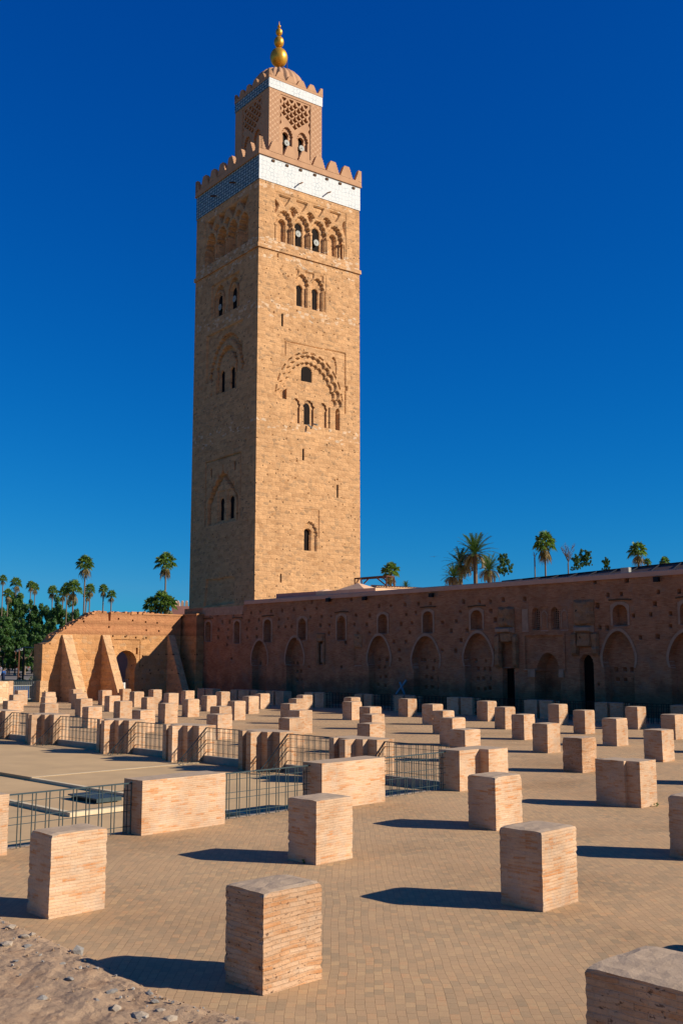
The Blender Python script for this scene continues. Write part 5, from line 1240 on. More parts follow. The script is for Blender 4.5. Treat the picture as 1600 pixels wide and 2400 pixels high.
# pink merloned building left of the tower, and pink wall behind the gateway
pb = thing('pink_building', at(401, 1500, 150)+Vector((0, 0, 0)), 0, 'dusky pink building with a row of small merlons left of the tower', 'building')
pb.location.z = 0
k = MB(); k.box((0, 0, 0), (16, 10, 10.8)); obj('wall', k, M['pink'], pb)
for q in range(14):
    k = MB(); x_ = 0.25+q*0.62; k.prism([(x_-.2, 10.8), (x_+.2, 10.8), (x_+.2, 11.2), (x_+.1, 11.6), (x_-.1, 11.6), (x_-.2, 11.2)], 0, 0.35, 'y'); obj('merlon', k, M['paleplaster'], pb)
for q in range(8):
    k = MB(); y_ = 0.9+q*0.62; k.prism([(y_-.2, 10.8), (y_+.2, 10.8), (y_+.2, 11.2), (y_+.1, 11.6), (y_-.1, 11.6), (y_-.2, 11.2)], 0, 0.35, 'x'); obj('merlon', k, M['paleplaster'], pb)
k = MB(); k.box((0, 0, 0), (6, 0.5, 4.6)); tag(obj('pink_wall', k, M['pink'], None, G(57.0, 93, 0), RZG), 'dusky pink wall seen through the horseshoe gateway', 'wall')
k = MB(); k.box((0, 0, 0), (3.5, 0.3, 1.15)); tag(obj('white_barrier', k, M['white'], None, G(52.6, 84, 0), RZG), 'low white barrier behind the gateway bars', 'barrier')
k = MB(); p = at(443, 1500, 165); k.tube([(0, 0, 0), (0, 0, 17.4)], 0.11, 8, r2=0.06); tag(obj('flagpole', k, M['white'], None, (p.x, p.y, 0)), 'thin pale flagpole beside the shaded edge of the tower', 'pole')

# street beyond the rampart: rises gently
st = MB(); prof = [(118, 0.02), (140, 0.05), (185, 0.6), (300, 0.95), (420, 1.3)]
for (d0, z0_), (d1, z1_) in zip(prof, prof[1:]):
    st.add([(-0.62*d0, d0, z0_), (-0.19*d0, d0, z0_), (-0.19*d1, d1, z1_), (-0.62*d1, d1, z1_)], [(0, 1, 2, 3)])
tag(obj('street', st, M['asphalt'], fix=False), kind='structure')
def zst(D):
    for (d0, z0_), (d1, z1_) in zip(prof, prof[1:]):
        if d0 <= D <= d1: return z0_+(z1_-z0_)*(D-d0)/(d1-d0)
    return 0.0
def ground_at(px, D):
    d = ray(px, 1540); return Vector((d.x/d.y*D, D, zst(D)))

# ------------------------------------------------------------------ plants
def fan_crown(seed, n=30, R=1.0):
    """green fans, unit crown radius about 1, centre at 0"""
    rng = random.Random(seed); mb = MB(); dead = MB()
    def fan(mb_, az, el, stem, size, droop, blades=9):
        d = Vector((cos(az)*cos(el), sin(az)*cos(el), sin(el))); c_ = d*stem
        up = Vector((0, 0, 1)); sd = d.cross(up).normalized(); nn = sd.cross(d).normalized()
        mb_.add([Vector((0, 0, 0))+sd*0.012, -sd*0.012, c_-sd*0.012, c_+sd*0.012], [(0, 1, 2, 3)])
        for b_ in range(blades):
            a0 = (b_/(blades-1)-0.5)*R_(230)
            dr = d*cos(a0)+sd*sin(a0)
            ln = size*(0.85+0.3*rng.random())
            w_ = size*0.085; sdv = d.cross(dr).normalized() if abs(a0) > 0.05 else nn
            side = nn.cross(dr).normalized()*w_
            m1 = c_+dr*ln*0.55+Vector((0, 0, -droop*0.18*size)); tip = c_+dr*ln+Vector((0, 0, -droop*0.75*size))
            mb_.add([c_, m1-side, tip, m1+side], [(0, 1, 2), (0, 2, 3)])
    for i in range(n):
        az = 2*pi*i*0.618+rng.uniform(-.3, .3); t = i/n; el = R_(82-100*t+rng.uniform(-8, 8))
        fan(mb, az, el, 0.56*R*rng.uniform(.8, 1.12), 0.46*R, 0.35+1.0*t, 12)
    for i in range(16):
        az = rng.uniform(0, 2*pi); fan(dead, az, R_(rng.uniform(-80, -42)), 0.55*R*rng.uniform(.8, 1.4), 0.36*R, 1.0, 6)
    return mb, dead
FANM = []
for s_ in range(4):
    a, d = fan_crown(40+s_); FANM.append((a.mesh('crown', False), d.mesh('dry_skirt', False)))
TRUNK = MB(); TRUNK.tube([(0, 0, z/6.0) for z in range(7)], [1.5, 1.05, 1.0, 0.95, 0.9, 0.88, 0.95], 8); TRUNKM = TRUNK.mesh('trunk', True)
palm_n = 0
def palm(px, ytop, hw, D, label, ybase=None, skirt=1.0, lean=0.0, group='tall fan palms on the skyline'):
    """fan palm whose crown centre sits at px, top at ytop, half width hw px"""
    global palm_n
    mpp = D/FPX; R = hw*mpp*1.22; z = HC+(1545-ytop)*mpp-R*0.95
    p = ground_at(px, D); g0 = zst(D)
    t = thing('fan_palm', (p.x-lean, p.y, g0), 0, label, 'palm tree', group)
    mg, md = FANM[palm_n % 4]; palm_n += 1
    H = z-g0
    o = link('trunk', TRUNKM, M['bark'], t); r_ = 0.14 if hw > 14 else 0.12; o.scale = (r_, r_, H)
    if lean: o.rotation_euler.y = math.atan2(lean, H)
    o = link('crown', mg, M['palm'], t, (lean, 0, H)); o.scale = (R, R, R*1.08); o.rotation_euler.z = palm_n*1.3
    o = link('dry_skirt', md, M['deadfrond'], t, (lean, 0, H)); o.scale = (R*0.95*skirt, R*0.95*skirt, R*1.45*skirt); o.rotation_euler.z = palm_n*0.7
    return t
palm(31,1357,13,222,'fan palm second from the left edge, rising over the dark green trees')
palm(13,1384,12,205,'short fan palm closest to the left edge, against the dark trees')
palm(66,1366,10,225,'left one of a close pair of fan palms above the dark trees')
palm(76,1371,10,228,'right one of a close pair of fan palms above the dark trees')
palm(118,1376,12,220,'single fan palm with a pale trunk between two groups of palms')
palm(143,1383,12,216,'small fan palm just left of the bushy palm in the group')
palm(152,1369,13,200,'fan palm with its crown tangled behind the left side of the bushy palm')
palm(167,1363,19,165,'bushy broad fan palm just left of the tallest palm')
palm(193,1304,20,170,'tallest fan palm on the left, its slim trunk rising above the rampart')
palm(200,1391,9,190,'small leaning fan palm just right of the tallest left palm', lean=1.0)
palm(206,1372,12,185,'fan palm right of the tallest left palm, above the rampart slope')
palm(238,1374,11,180,'left one of two fan palms above the rampart crest')
palm(257,1387,11,180,'right one of two fan palms above the rampart crest')
palm(384,1297,23,160,'tall full crowned fan palm standing alone left of the tower')
palm(0,1352,9,210,'fan palm cut off by the left edge of the view')
palm(1283,1248,26,150,'fan palm with brown skirt above the right part of the wall')
palm(1503,1272,21,150,'dense fan palm near the right edge above the sheet roof')
palm(916,1321,21,120,'fan palm directly behind the rusty frame')
palm(1525,1313,9,160,'small round fan palm just right of the dense palm')
palm(1566,1309,12,170,'low fan palm tip peeping over the sheet roof near the right edge')
for dx, yy, hw in ((352, 1402, 20), (375, 1388, 22), (392, 1398, 20)):
    palm(dx, yy, hw, 130, {352:'left',375:'middle',392:'right'}[dx]+' one of the three low bushy fan palms left of the pink building', group='low bushy fan palms behind the rampart')

def date_crown(seed, n=46, droopy=0):
    rng = random.Random(seed); mb = MB(); dd = MB()
    def frond(mb_, az, el, L, droop, lf=15):
        pts = []; p = Vector((0, 0, 0)); e = el
        for k in range(9):
            pts.append(p.copy()); d = Vector((cos(az)*cos(e), sin(az)*cos(e), sin(e))); p = p+d*L/8; e -= droop/8
        sd = Vector((-sin(az), cos(az), 0))
        for k in range(8):
            a, b_ = pts[k], pts[k+1]; w_ = 0.02*(1-k/9); mb_.add([a-sd*w_, a+sd*w_, b_+sd*w_, b_-sd*w_], [(0, 1, 2, 3)])
        for j in range(lf*2):
            f_ = 0.16+0.84*j/(lf*2); x = f_*8; k = min(7, int(x)); a = pts[k].lerp(pts[k+1], x-k); d = (pts[k+1]-pts[k]).normalized()
            ll = L*0.20*(1-abs(f_-0.45)*0.9)
            for s_ in (-1, 1):
                dr = (d*0.75+sd*s_*0.75+Vector((0, 0, -0.15+0.35*rng.random()))).normalized(); tip = a+dr*ll+Vector((0, 0, -0.1*ll)); q = d*L*0.014
                mb_.add([a-q, a+q, tip], [(0, 1, 2)])
    for i in range(n):
        t = i/n; az = 2*pi*i*0.618+rng.uniform(-.2, .2); frond(mb, az, R_(86-78*t+rng.uniform(-5, 5)), 1.0*rng.uniform(.88, 1.08), R_(30+45*t))
    for i in range(46):
        az = rng.uniform(0, 2*pi); frond(dd, az, R_(rng.uniform(-25, 25)), 0.98*rng.uniform(.8, 1.15), R_(100), 14)
    return mb, dd
dcm = date_crown(3); dme = (dcm[0].mesh('crown', False), dcm[1].mesh('dry_skirt', False))
dcm2 = date_crown(9, 34); dme2 = (dcm2[0].mesh('crown', False), dcm2[1].mesh('dry_skirt', False))
def date_palm(px, py, r_px, D, label, mm, rz=0, grp=None):
    mpp = D/FPX; R = r_px*mpp; z = HC+(1545-py)*mpp; d = ray(px, 1540); x = d.x/d.y*D
    t = thing('date_palm', (x, D, 0), rz, label, 'palm tree', grp)
    o = link('trunk', TRUNKM, M['bark'], t); o.scale = (0.3, 0.3, z)
    o = link('crown', mm[0], M['date'], t, (0, 0, z)); o.scale = (R, R, R)
    o = link('dry_skirt', mm[1], M['deadfrond'], t, (0, 0, z)); o.scale = (R*0.85,)*3
date_palm(1117, 1306, 60, 130, 'large feathery date palm with drooping yellow fronds above the wall', dme)
date_palm(1082, 1332, 46, 132, 'smaller date palm tucked against the left of the large date palm', dme2, 1.0)
date_palm(1150, 1344, 42, 126, 'low date palm at the right foot of the large date palm', dme2, 2.2)
date_palm(1066, 1360, 38, 128, 'lowest date palm at far left of the date palm clump', dme2, 3.0)
date_palm(952, 1383, 18, 100, 'tips of a low date palm just over the tiled roof', dme2, 4.0)

def leafcloud(seed, blobs, n, size, flat=0.0):
    """leaf quads on and inside lumpy blobs [(x,y,z,r)]"""
    rng = random.Random(seed); mb = MB(); tot = sum(b_[3]**2 for b_ in blobs)
    for bx, by, bz, br in blobs:
        k = int(n*br*br/tot)
        # sub clumps on the blob
        cl_ = []
        for _ in range(max(6, int(14*br/2))):
            d = Vector((rng.gauss(0, 1), rng.gauss(0, 1), rng.gauss(0, 0.8))).normalized(); cl_.append((Vector((bx, by, bz))+d*br*rng.uniform(.55, 1.0), br*rng.uniform(.22, .42)))
        for _ in range(k):
            c_, r_ = rng.choice(cl_)
            d = Vector((rng.gauss(0, 1), rng.gauss(0, 1), rng.gauss(0, 1))).normalized(); p = c_+d*r_*rng.uniform(.35, 1.0)**0.5
            a = Vector((rng.gauss(0, 1), rng.gauss(0, 1), rng.gauss(0, 0.7))).normalized(); b_ = a.cross(d if abs(a.dot(d)) < .95 else Vector((0, 0, 1))).normalized()
            s_ = size*rng.uniform(.6, 1.4)
            mb.add([p-a*s_, p-b_*s_*.55, p+a*s_, p+b_*s_*.55], [(0, 1, 2, 3)])
    return mb
TREEM = []
for s_ in range(3):
    rng = random.Random(70+s_)
    bl = [(0, 0, 0.62, 0.26)]
    for k in range(11):
        a = rng.uniform(0, 2*pi); r_ = rng.uniform(0.12, 0.33); bl.append((r_*cos(a), r_*sin(a), rng.uniform(0.36, 0.86), rng.uniform(0.12, 0.2)))
    lc = leafcloud(s_, bl+[(0.2*cos(a), 0.2*sin(a), 0.22+0.03*(a % 2), 0.14) for a in (0, 1.3, 2.6, 3.9, 5.2)], 15000, 0.0165)
    tr = MB(); tr.tube([(0, 0, 0), (0.01, 0, 0.2), (-0.01, 0.01, 0.4)], [0.03, 0.022, 0.018], 7)
    for k in range(6):
        a = k*1.05; tr.tube([(0, 0, 0.22+.03*k), (0.12*cos(a), 0.12*sin(a), 0.42), (0.25*cos(a), 0.25*sin(a), 0.6)], [0.014, 0.01, 0.004], 5)
    TREEM.append((lc.mesh('crown', False), tr.mesh('trunk', True)))
def tree(px, ytop, h_w, D, label, k, mt='tree', name='broadleaf_tree', group='dark green trees beyond the rampart'):
    mpp = D/FPX; g0 = zst(D); H = HC+(1545-ytop)*mpp-g0; p = ground_at(px, D)
    t = thing(name, (p.x, p.y, g0), k*1.7, label, 'tree', group)
    W = h_w*mpp*(2.5 if group else 2.1); sz_ = H if group else min(H, W*1.15)
    o = link('crown', TREEM[k % 3][0], M[mt], t, (0, 0, H-sz_)); o.scale = (W, W, sz_)
    o = link('trunk', TREEM[k % 3][1], M['bark'], t, (0, 0, 0)); o.scale = (W*0.6, W*0.6, H) if sz_ < H*0.9 else (W, W, H)
tree(-8,1398,45,215,'dark tree at the left edge behind the leftmost palms',0)
tree(48,1380,50,225,'tallest dark tree, just right of the leftmost palms',1)
tree(95,1398,50,220,'dark rounded tree behind the pair of fan palms',2)
tree(138,1402,42,215,'dark tree behind the bushy broad palm',0)
tree(22,1440,50,195,'lower dark tree in front at far left, above the parked cars',1)
tree(78,1446,50,190,'lower dark tree above the row of brown posts',2)
tree(128,1450,45,185,'lower dark tree behind the sloping end of the rampart',1)
tree(180,1436,30,210,'small pale green tree showing over the rampart slope below the tallest palm',0)
for q, (px_, yt_, hw_, D_) in enumerate(((8, 1478, 36, 176), (60, 1484, 36, 178), (104, 1480, 34, 174), (140, 1486, 34, 172))):
    tree(px_, yt_, hw_, D_, ('low dark tree at the left edge under the taller ones', 'low dark tree directly behind the tall brown posts', 'low dark tree right of the brown posts, above the shrubs', 'low dark tree hidden mostly by the rampart slope')[q], q)
tree(1188,1298,26,140,'dark slim tree right of the date palms',1,'tree_dark','broadleaf_tree',None)
tree(1378,1288,22,160,'dark tree beside the bare one above the sheet roof',2,'tree_dark','broadleaf_tree',None)
tree(1354,1305,18,158,'small dark tree left of the taller dark tree above the sheet roof',0,'tree_dark','broadleaf_tree',None)
tree(1425,1312,16,150,'little sparse tree alone between the dark tree and the dense palm',0,'tree','broadleaf_tree',None)
def bare_tree(px, ytop, hw, D, label, n=9, seed=1):
    rng = random.Random(seed); mpp = D/FPX; H = HC+(1545-ytop)*mpp; W = hw*mpp; d = ray(px, 1540)
    t = thing('bare_tree', (d.x/d.y*D, D, 0), 0, label, 'tree')
    k = MB(); k.tube([(0, 0, 0), (0, 0, H-W*2.6)], 0.14, 6, r2=0.1); obj('trunk', k, M['twig'], t)
    k = MB()
    def br(p, d, L, r_, lv):
        pts = [p]; q = p.copy()
        for _ in range(4): q = q+d*L/4+Vector((rng.uniform(-1, 1), rng.uniform(-1, 1), rng.uniform(-.3, .6)))*L*0.05; pts.append(q.copy())
        k.tube(pts, r_, 4, r2=r_*0.5)
        if lv > 0:
            for _ in range(4): br(pts[rng.randint(1, 4)], (d+Vector((rng.uniform(-.6, .6), rng.uniform(-.6, .6), rng.uniform(-.1, .4)))).normalized(), L*0.6, r_*0.55, lv-1)
    for i in range(n):
        a = 2*pi*i/n; br(Vector((0, 0, H-W*(2.7-0.12*i))), Vector((cos(a)*0.5, sin(a)*0.5, 1)).normalized(), W*1.5, 0.05, 2)
    obj('branches', k, M['twig'], t)
bare_tree(1337, 1290, 14, 150, 'leafless grey twiggy tree left of the dark trees', 9, 1)
bare_tree(1258, 1300, 5, 150, 'thin leafless sapling left of the palm with the brown skirt', 3, 5)

# hedge, planting and street furniture far left
k = leafcloud(5, [(x*0.9, 0, 0.35, 0.55) for x in range(-16, 26)], 9000, 0.12)
p = ground_at(66, 280); tag(obj('hedge', k, M['tree'], None, p, fix=False), 'clipped green hedge along the far street behind the posts', 'hedge')
k = leafcloud(6, [(x*0.5, (x % 3)*.3, 0.4, 0.42) for x in range(0, 13)], 2600, 0.08)
p = ground_at(58, 140); tag(obj('shrub_bed', k, M['shrub'], None, p, fix=False), 'low olive shrubs beside the left end of the rampart', 'shrubs')
kb = thing('painted_kerb', ground_at(36, 262), 0, 'red and white painted kerb on the far side of the street', 'kerb')
for i in range(7):
    k = MB(); k.box((i*0.75, 0, 0), (i*0.75+0.75, 0.3, 0.32)); obj('kerb_stone', k, M['redp'] if i % 2 == 0 else M['white'], kb)
# brown posts with overhead beams and lamps
pl = []
POSTS = [(56, 121, 'nearest'), (45, 148, 'second'), (37, 176, 'third'), (22, 200, 'farthest')]
for px, D, w in POSTS:
    p = ground_at(px, D); t = thing('wooden_post', p, 0, w+' of the tall brown posts carrying the overhead beam', 'post', 'tall brown posts beyond the rampart')
    H = HC+1.15-p.z
    k = MB(); k.tube([(0, 0, 0), (0, 0, H)], 0.12, 8); obj('pole', k, M['rust'], t)
    k = MB(); k.box((-0.2, -0.2, 0), (0.2, 0.2, 0.25)); obj('foot', k, M['concrete'], t); pl.append(p+Vector((0, 0, H)))
bt = thing('lamp_beam', pl[0], 0, 'thin overhead beams with spotlights resting on the brown posts', 'beam')
k = MB()
for a, b_ in zip(pl, pl[1:]): k.tube([a-pl[0], b_-pl[0]], 0.05, 5)
k.tube([Vector((0, 0, 0)), Vector((1.4, 2, -0.05))], 0.05, 5); obj('beam', k, M['horn'], bt)
for a, b_ in zip(pl, pl[1:]):
    for f_ in (0.25, 0.6):
        q = a.lerp(b_, f_)-pl[0]; k = MB(); k.lathe([(0.05, 0), (0.16, -0.12), (0.2, -0.3)], 10, tuple(q)); obj('spotlight', k, M['horn'], bt)
for px, D, w in ((5, 230, 'left'), (8.5, 236, 'right'), (74, 215, 'single')):
    p = ground_at(px, D); t = thing('street_lamp', p, 0, {'left':'left street lamp of a close pair at the far left edge','right':'right street lamp of a close pair at the far left edge','single':'single slim street lamp near the end of the rampart'}[w], 'street lamp')
    k = MB(); k.tube([(0, 0, 0), (0, 0, 5.2)], 0.07, 6); obj('pole', k, M['steel'], t)
    k = MB(); k.lathe([(0.1, 5.2), (0.28, 5.4), (0.22, 5.8), (0.05, 5.95)], 10); obj('lamp_head', k, M['white'], t)

# vehicles on the street
M['carblue'] = plain_mat('blue_car_paint', (0.04, 0.13, 0.28), None, 3, rough=0.3, bumpd=0, spec=0.6)
M['vangreen'] = plain_mat('pale_green_van_paint', (0.35, 0.46, 0.42), None, 3, rough=0.4, bumpd=0, spec=0.5)
M['glass'] = plain_mat('dark_glass', (0.015, 0.02, 0.025), None, 3, rough=0.1, bumpd=0, spec=0.8)
def car(p, rz, label, cat, mt, van=False, L=4.2):
    t = thing('parked_van' if van else 'parked_car', p, rz, label, cat)
    H = 2.1 if van else 1.45
    pr_ = [(-L/2, 0.35), (L/2, 0.35), (L/2, 0.75), (L/2-0.2, 0.85), (L/2-1.0, 0.95), (L/2-1.6, H), (-L/2+0.35, H), (-L/2, 0.95)] if not van else [(-L/2, 0.35), (L/2, 0.35), (L/2, 1.0), (L/2-0.5, 1.15), (L/2-0.9, H), (-L/2+0.1, H), (-L/2, H-.2)]
    k = MB(); k.prism(pr_, -0.82, 0.82, 'y'); obj('body', k, M[mt], t)
    k = MB(); k.prism([(L/2-1.15, 1.0), (L/2-1.65, H-0.12), (-L/2+0.5, H-0.12), (-L/2+0.3, 1.0)], -0.84, 0.84, 'y'); obj('windows', k, M['glass'], t)
    for x in (-L/2+0.8, L/2-0.8):
        for y in (-0.75, 0.75):
            k = MB(); k.tube([(x, y-0.1, 0.33), (x, y+0.1, 0.33)], 0.33, 14); w = obj('wheel', k, M['black'], t)
            k = MB(); k.tube([(x, y-0.11, 0.33), (x, y+0.11, 0.33)], 0.18, 10); obj('rim', k, M['horn'], w)
    for y in (-0.6, 0.6):
        k = MB(); k.box((L/2-0.02, y-0.15, 0.62), (L/2+0.02, y+0.15, 0.76)); obj('headlight', k, M['white'], t)
car(ground_at(2, 262), 0.15, 'blue car at the left edge behind the walking people', 'car', 'carblue')
car(ground_at(15, 285), 0.1, 'second blue car, right of the one at the left edge', 'car', 'carblue')
car(ground_at(60, 330), 0.05, 'pale green van parked behind the hedge', 'van', 'vangreen', True, 5.0)

# ------------------------------------------------------------------ people
def skin_body(name, verts, edges, radii, mt, parent, levels=1):
    me = bpy.data.meshes.new(name); me.from_pydata([tuple(v) for v in verts], edges, [])
    o = bpy.data.objects.new('tmp', me); COL.objects.link(o)
    md = o.modifiers.new('s', 'SKIN'); ss = o.modifiers.new('d', 'SUBSURF'); ss.levels = levels
    sv_ = me.skin_vertices[0].data
    for i, r_ in enumerate(radii): sv_[i].radius = (r_, r_)
    sv_[0].use_root = True
    bpy.context.view_layer.update(); dg = bpy.context.evaluated_depsgraph_get()
    out = bpy.data.meshes.new_from_object(o.evaluated_get(dg)); bpy.data.objects.remove(o)
    for p_ in out.polygons: p_.use_smooth = True
    return link(name, out, mt, parent)
M['skin'] = plain_mat('skin', (0.35, 0.2, 0.13), None, 5, bumpd=0, rough=0.6)
M['hair'] = plain_mat('dark_hair', (0.02, 0.015, 0.012), None, 5)
def cloth(n, c): M[n] = plain_mat(n, c, None, 4, bumpd=0.01); return M[n]
cloth('cloth_blue', (0.03, 0.13, 0.42)); cloth('cloth_navy', (0.015, 0.025, 0.06)); cloth('cloth_black', (0.02, 0.02, 0.022)); cloth('cloth_white', (0.6, 0.58, 0.55)); cloth('cloth_denim', (0.08, 0.16, 0.28)); cloth('cloth_lilac', (0.4, 0.38, 0.45))
def person(p, rz, label, shirt, legs, stride=0.25, robe=False, sit=False, h=1.72):
    t = thing('person', p, rz, label, 'person'); s = h/1.75
    z = lambda q: q*s
    if not sit:
        V = [(0,0,.95),(0,0,1.15),(0,0,1.38),(0,0,1.48),(0,0,1.58),(0,0.01,1.70),
             (-.09,0,.90),(-.10,stride*.5,.50),(-.10,stride,.08),(-.10,stride+.13,.03), (.09,0,.90),(.10,-stride*.3,.50),(.10,-stride*.9,.10),(.10,-stride*.9+.13,.03),
             (-.19,0,1.40),(-.24,-.05,1.13),(-.23,.06,.88),(-.23,.09,.80),(.19,0,1.40),(.24,.05,1.13),(.23,-.02,.88),(.23,-.01,.80)]
        EZ = [(0,1),(1,2),(2,3),(3,4),(4,5),(0,6),(6,7),(7,8),(8,9),(0,10),(10,11),(11,12),(12,13),(2,14),(14,15),(15,16),(16,17),(2,18),(18,19),(19,20),(20,21)]
    else:
        V = [(0,0,.50),(0,-.05,.75),(0,-.03,.98),(0,0,1.08),(0,.02,1.18),(0,.04,1.30),
             (-.10,.05,.50),(-.12,.42,.50),(-.12,.45,.10),(-.12,.57,.04),(.10,.05,.50),(.12,.42,.52),(.12,.50,.10),(.12,.62,.04),
             (-.19,0,1.0),(-.24,.12,.78),(-.14,.32,.66),(-.1,.38,.64),(.19,0,1.0),(.24,.12,.78),(.14,.32,.66),(.1,.38,.64)]
        EZ = [(0,1),(1,2),(2,3),(3,4),(4,5),(0,6),(6,7),(7,8),(8,9),(0,10),(10,11),(11,12),(12,13),(2,14),(14,15),(15,16),(16,17),(2,18),(18,19),(19,20),(20,21)]
    Rr = [.12,.125,.13,.05,.085,.075,.09,.062,.045,.035,.09,.062,.045,.035,.055,.042,.032,.028,.055,.042,.032,.028]
    V = [(a*s, b_*s, c_*s) for a, b_, c_ in V]; Rr = [r_*s for r_ in Rr]
    skin_body('body', V, EZ, Rr, M['skin'], t)
    sh = [0,1,2,14,15,16,18,19,20]; mp_ = {v: i for i, v in enumerate(sh)}
    skin_body('shirt', [V[i] for i in sh], [(mp_[a], mp_[b_]) for a, b_ in EZ if a in mp_ and b_ in mp_], [Rr[i]+.025*s for i in sh], M[shirt], t)
    lg = [0,6,7,8,10,11,12]; mp_ = {v: i for i, v in enumerate(lg)}
    if robe:
        k = MB(); k.lathe([(0.26*s, 0.05), (0.24*s, 0.5*s), (0.2*s, 0.95*s), (0.17*s, 1.1*s)], 12); obj('skirt', k, M[legs], t, smooth=True)
    else:
        skin_body('trousers', [V[i] for i in lg], [(mp_[a], mp_[b_]) for a, b_ in EZ if a in mp_ and b_ in mp_], [Rr[i]+.022*s for i in lg], M[legs], t)
    hx, hy, hz = V[5]; k = MB(); k.lathe([(0.02, 0.13*s), (0.08*s, 0.1*s), (0.11*s, 0.03*s), (0.10*s, -0.06*s), (0.04*s, -0.09*s)], 12, (hx, hy-.03*s, hz-.02*s)); obj('hair', k, M['hair'], t, smooth=True)
    k = MB(); hz2 = V[4][2]; k.lathe([(0.012, 0.012), (0.016, 0.0), (0.012, -0.02)], 6, (0, hy+.1*s, (hz+hz2)/2-.01)); obj('nose', k, M['skin'], t)
    return t
person(ground_at(10.5, 150), 0.2, 'person in bright blue top and dark skirt, seen from behind above the stone wall', 'cloth_blue', 'cloth_navy', 0.08, True)
person(ground_at(23, 178), 0.4, 'person in black jacket and jeans walking across the street', 'cloth_black', 'cloth_denim', 0.28)
person(ground_at(3, 172), -0.3, 'person in pale lilac shirt at the very left edge', 'cloth_lilac', 'cloth_white', 0.2)
person(ground_at(30.5, 235), 0.3, 'distant person in white top standing near the third brown post', 'cloth_white', 'cloth_denim', 0.15)
person(ground_at(49, 133), 1.5, 'person in black and white sitting beside the nearest brown post', 'cloth_black', 'cloth_black', 0, sit=True)
person(G(48.9, 80.5, 0), 0.5, 'dark dressed person standing behind the bars of the horseshoe gateway', 'cloth_navy', 'cloth_black', 0.05, True)
bn = thing('bench', ground_at(49, 133)+Vector((0, 0.05, 0)), 1.5, 'low dark bench under the seated person by the brown posts', 'bench')
k = MB(); k.box((-0.9, -0.25, 0.38), (0.9, 0.2, 0.44)); obj('seat', k, M['black'], bn)
for x in (-0.8, 0.75):
    k = MB(); k.box((x, -0.2, 0), (x+0.06, 0.15, 0.38)); obj('leg', k, M['black'], bn)

# ------------------------------------------------------------------ hatch, weeds, bird, rubble
ht = thing('floor_hatch', G(15.35, 25.0, -0.30), RZG, 'black metal hatch cover standing just above the court floor behind the railing', 'hatch')
k = MB(); k.box((-0.38, -0.72, 0.10), (0.38, 0.72, 0.135)); obj('cover', k, M['steel'], ht)
k = MB(); k.box((-0.3, -0.66, 0.0), (0.3, 0.66, 0.099)); obj('frame', k, M['black'], ht)
k = MB(); k.box((-0.38, -0.74, 0.03), (0.38, -0.722, 0.135)); obj('flap', k, M['steel'], ht)
def weed(u, v, r_, label):
    k = leafcloud(int(u*10), [(0, 0, r_*.5, r_), (r_*.8, r_*.3, r_*.3, r_*.6)], 90, r_*.22); tag(obj('weed', k, M['weed'], None, G(u, v, 0), RZG, fix=False), label, 'weed')
weed(12.52, 13.6, 0.09, 'dark green weed at the shaded foot of the pier before the middle block')
weed(23.0, 12.74, 0.07, 'tiny green tuft at the foot of the notched pier at right')
bd = at(1017, 1304.5, 110); k = MB()
k.add([(0, 0.22, 0), (0.05, 0, 0.03), (0, -0.28, 0), (-0.05, 0, 0.03), (0, 0, -0.06)], [(0, 1, 4), (1, 2, 4), (2, 3, 4), (3, 0, 4), (0, 3, 2, 1)]); k.add([(0.04, 0.06, 0), (0.32, 0.1, 0.05), (0.62, -0.02, 0.1), (0.3, -0.08, 0.04), (0.04, -0.08, 0)], [(0, 1, 3, 4), (1, 2, 3)]); k.add([(-0.04, 0.06, 0), (-0.32, 0.1, -0.0), (-0.62, -0.02, -0.02), (-0.3, -0.08, 0.0), (-0.04, -0.08, 0)], [(0, 4, 3, 1), (1, 3, 2)])
tag(obj('bird', k, M['wood'], None, bd, fix=False), 'small dark bird gliding left of the date palms', 'bird')

# rubble and earth bank in the lower left corner
edge_px = [(-80, 2125), (0, 2157), (60, 2185), (130, 2215), (190, 2242), (235, 2262), (290, 2292), (345, 2322), (390, 2345), (450, 2362), (520, 2380), (590, 2396), (680, 2430), (900, 2520)]
def onz(px, py, z=0.0):
    d = ray(px, py); t = (z-HC)/d.z; return Vector((0, 0, HC))+d*t
EL = [onz(a, b_) for a, b_ in edge_px]
def ysurf(x):
    for a, b_ in zip(EL, EL[1:]):
        if a.x <= x <= b_.x: return a.y+(b_.y-a.y)*(x-a.x)/(b_.x-a.x)
    return None
rb_ = MB(); NX, NY = 150, 110; x0, x1 = EL[0].x, EL[-1].x
grid = {}
for i in range(NX+1):
    x = x0+(x1-x0)*i/NX; yb = ysurf(min(max(x, x0+1e-4), x1-1e-4))
    for j in range(NY+1):
        y = 4.5+(yb+0.03*noise.noise(Vector((x*9, 3, 0)))+0.05*noise.noise(Vector((x*3, 9, 0)))-4.5)*(j/NY)**0.7
        dd = yb-y
        h = 0.10*min(1, dd/0.35)**0.6+0.05*noise.noise(Vector((x*1.3, y*1.3, 0)))*min(1, dd/0.3)
        h += (0.03*noise.noise(Vector((x*3, y*3, 2)))+0.014*noise.noise(Vector((x*9, y*9, 4)))+0.006*noise.noise(Vector((x*30, y*30, 4))))*min(1, 0.2+dd/0.25)
        if j == NY: h = -0.03
        grid[i, j] = len(rb_.v); rb_.v.append((x, y, h+0.01))
for i in range(NX):
    for j in range(NY): rb_.f.append((grid[i, j], grid[i+1, j], grid[i+1, j+1], grid[i, j+1])); rb_.m.append(0)
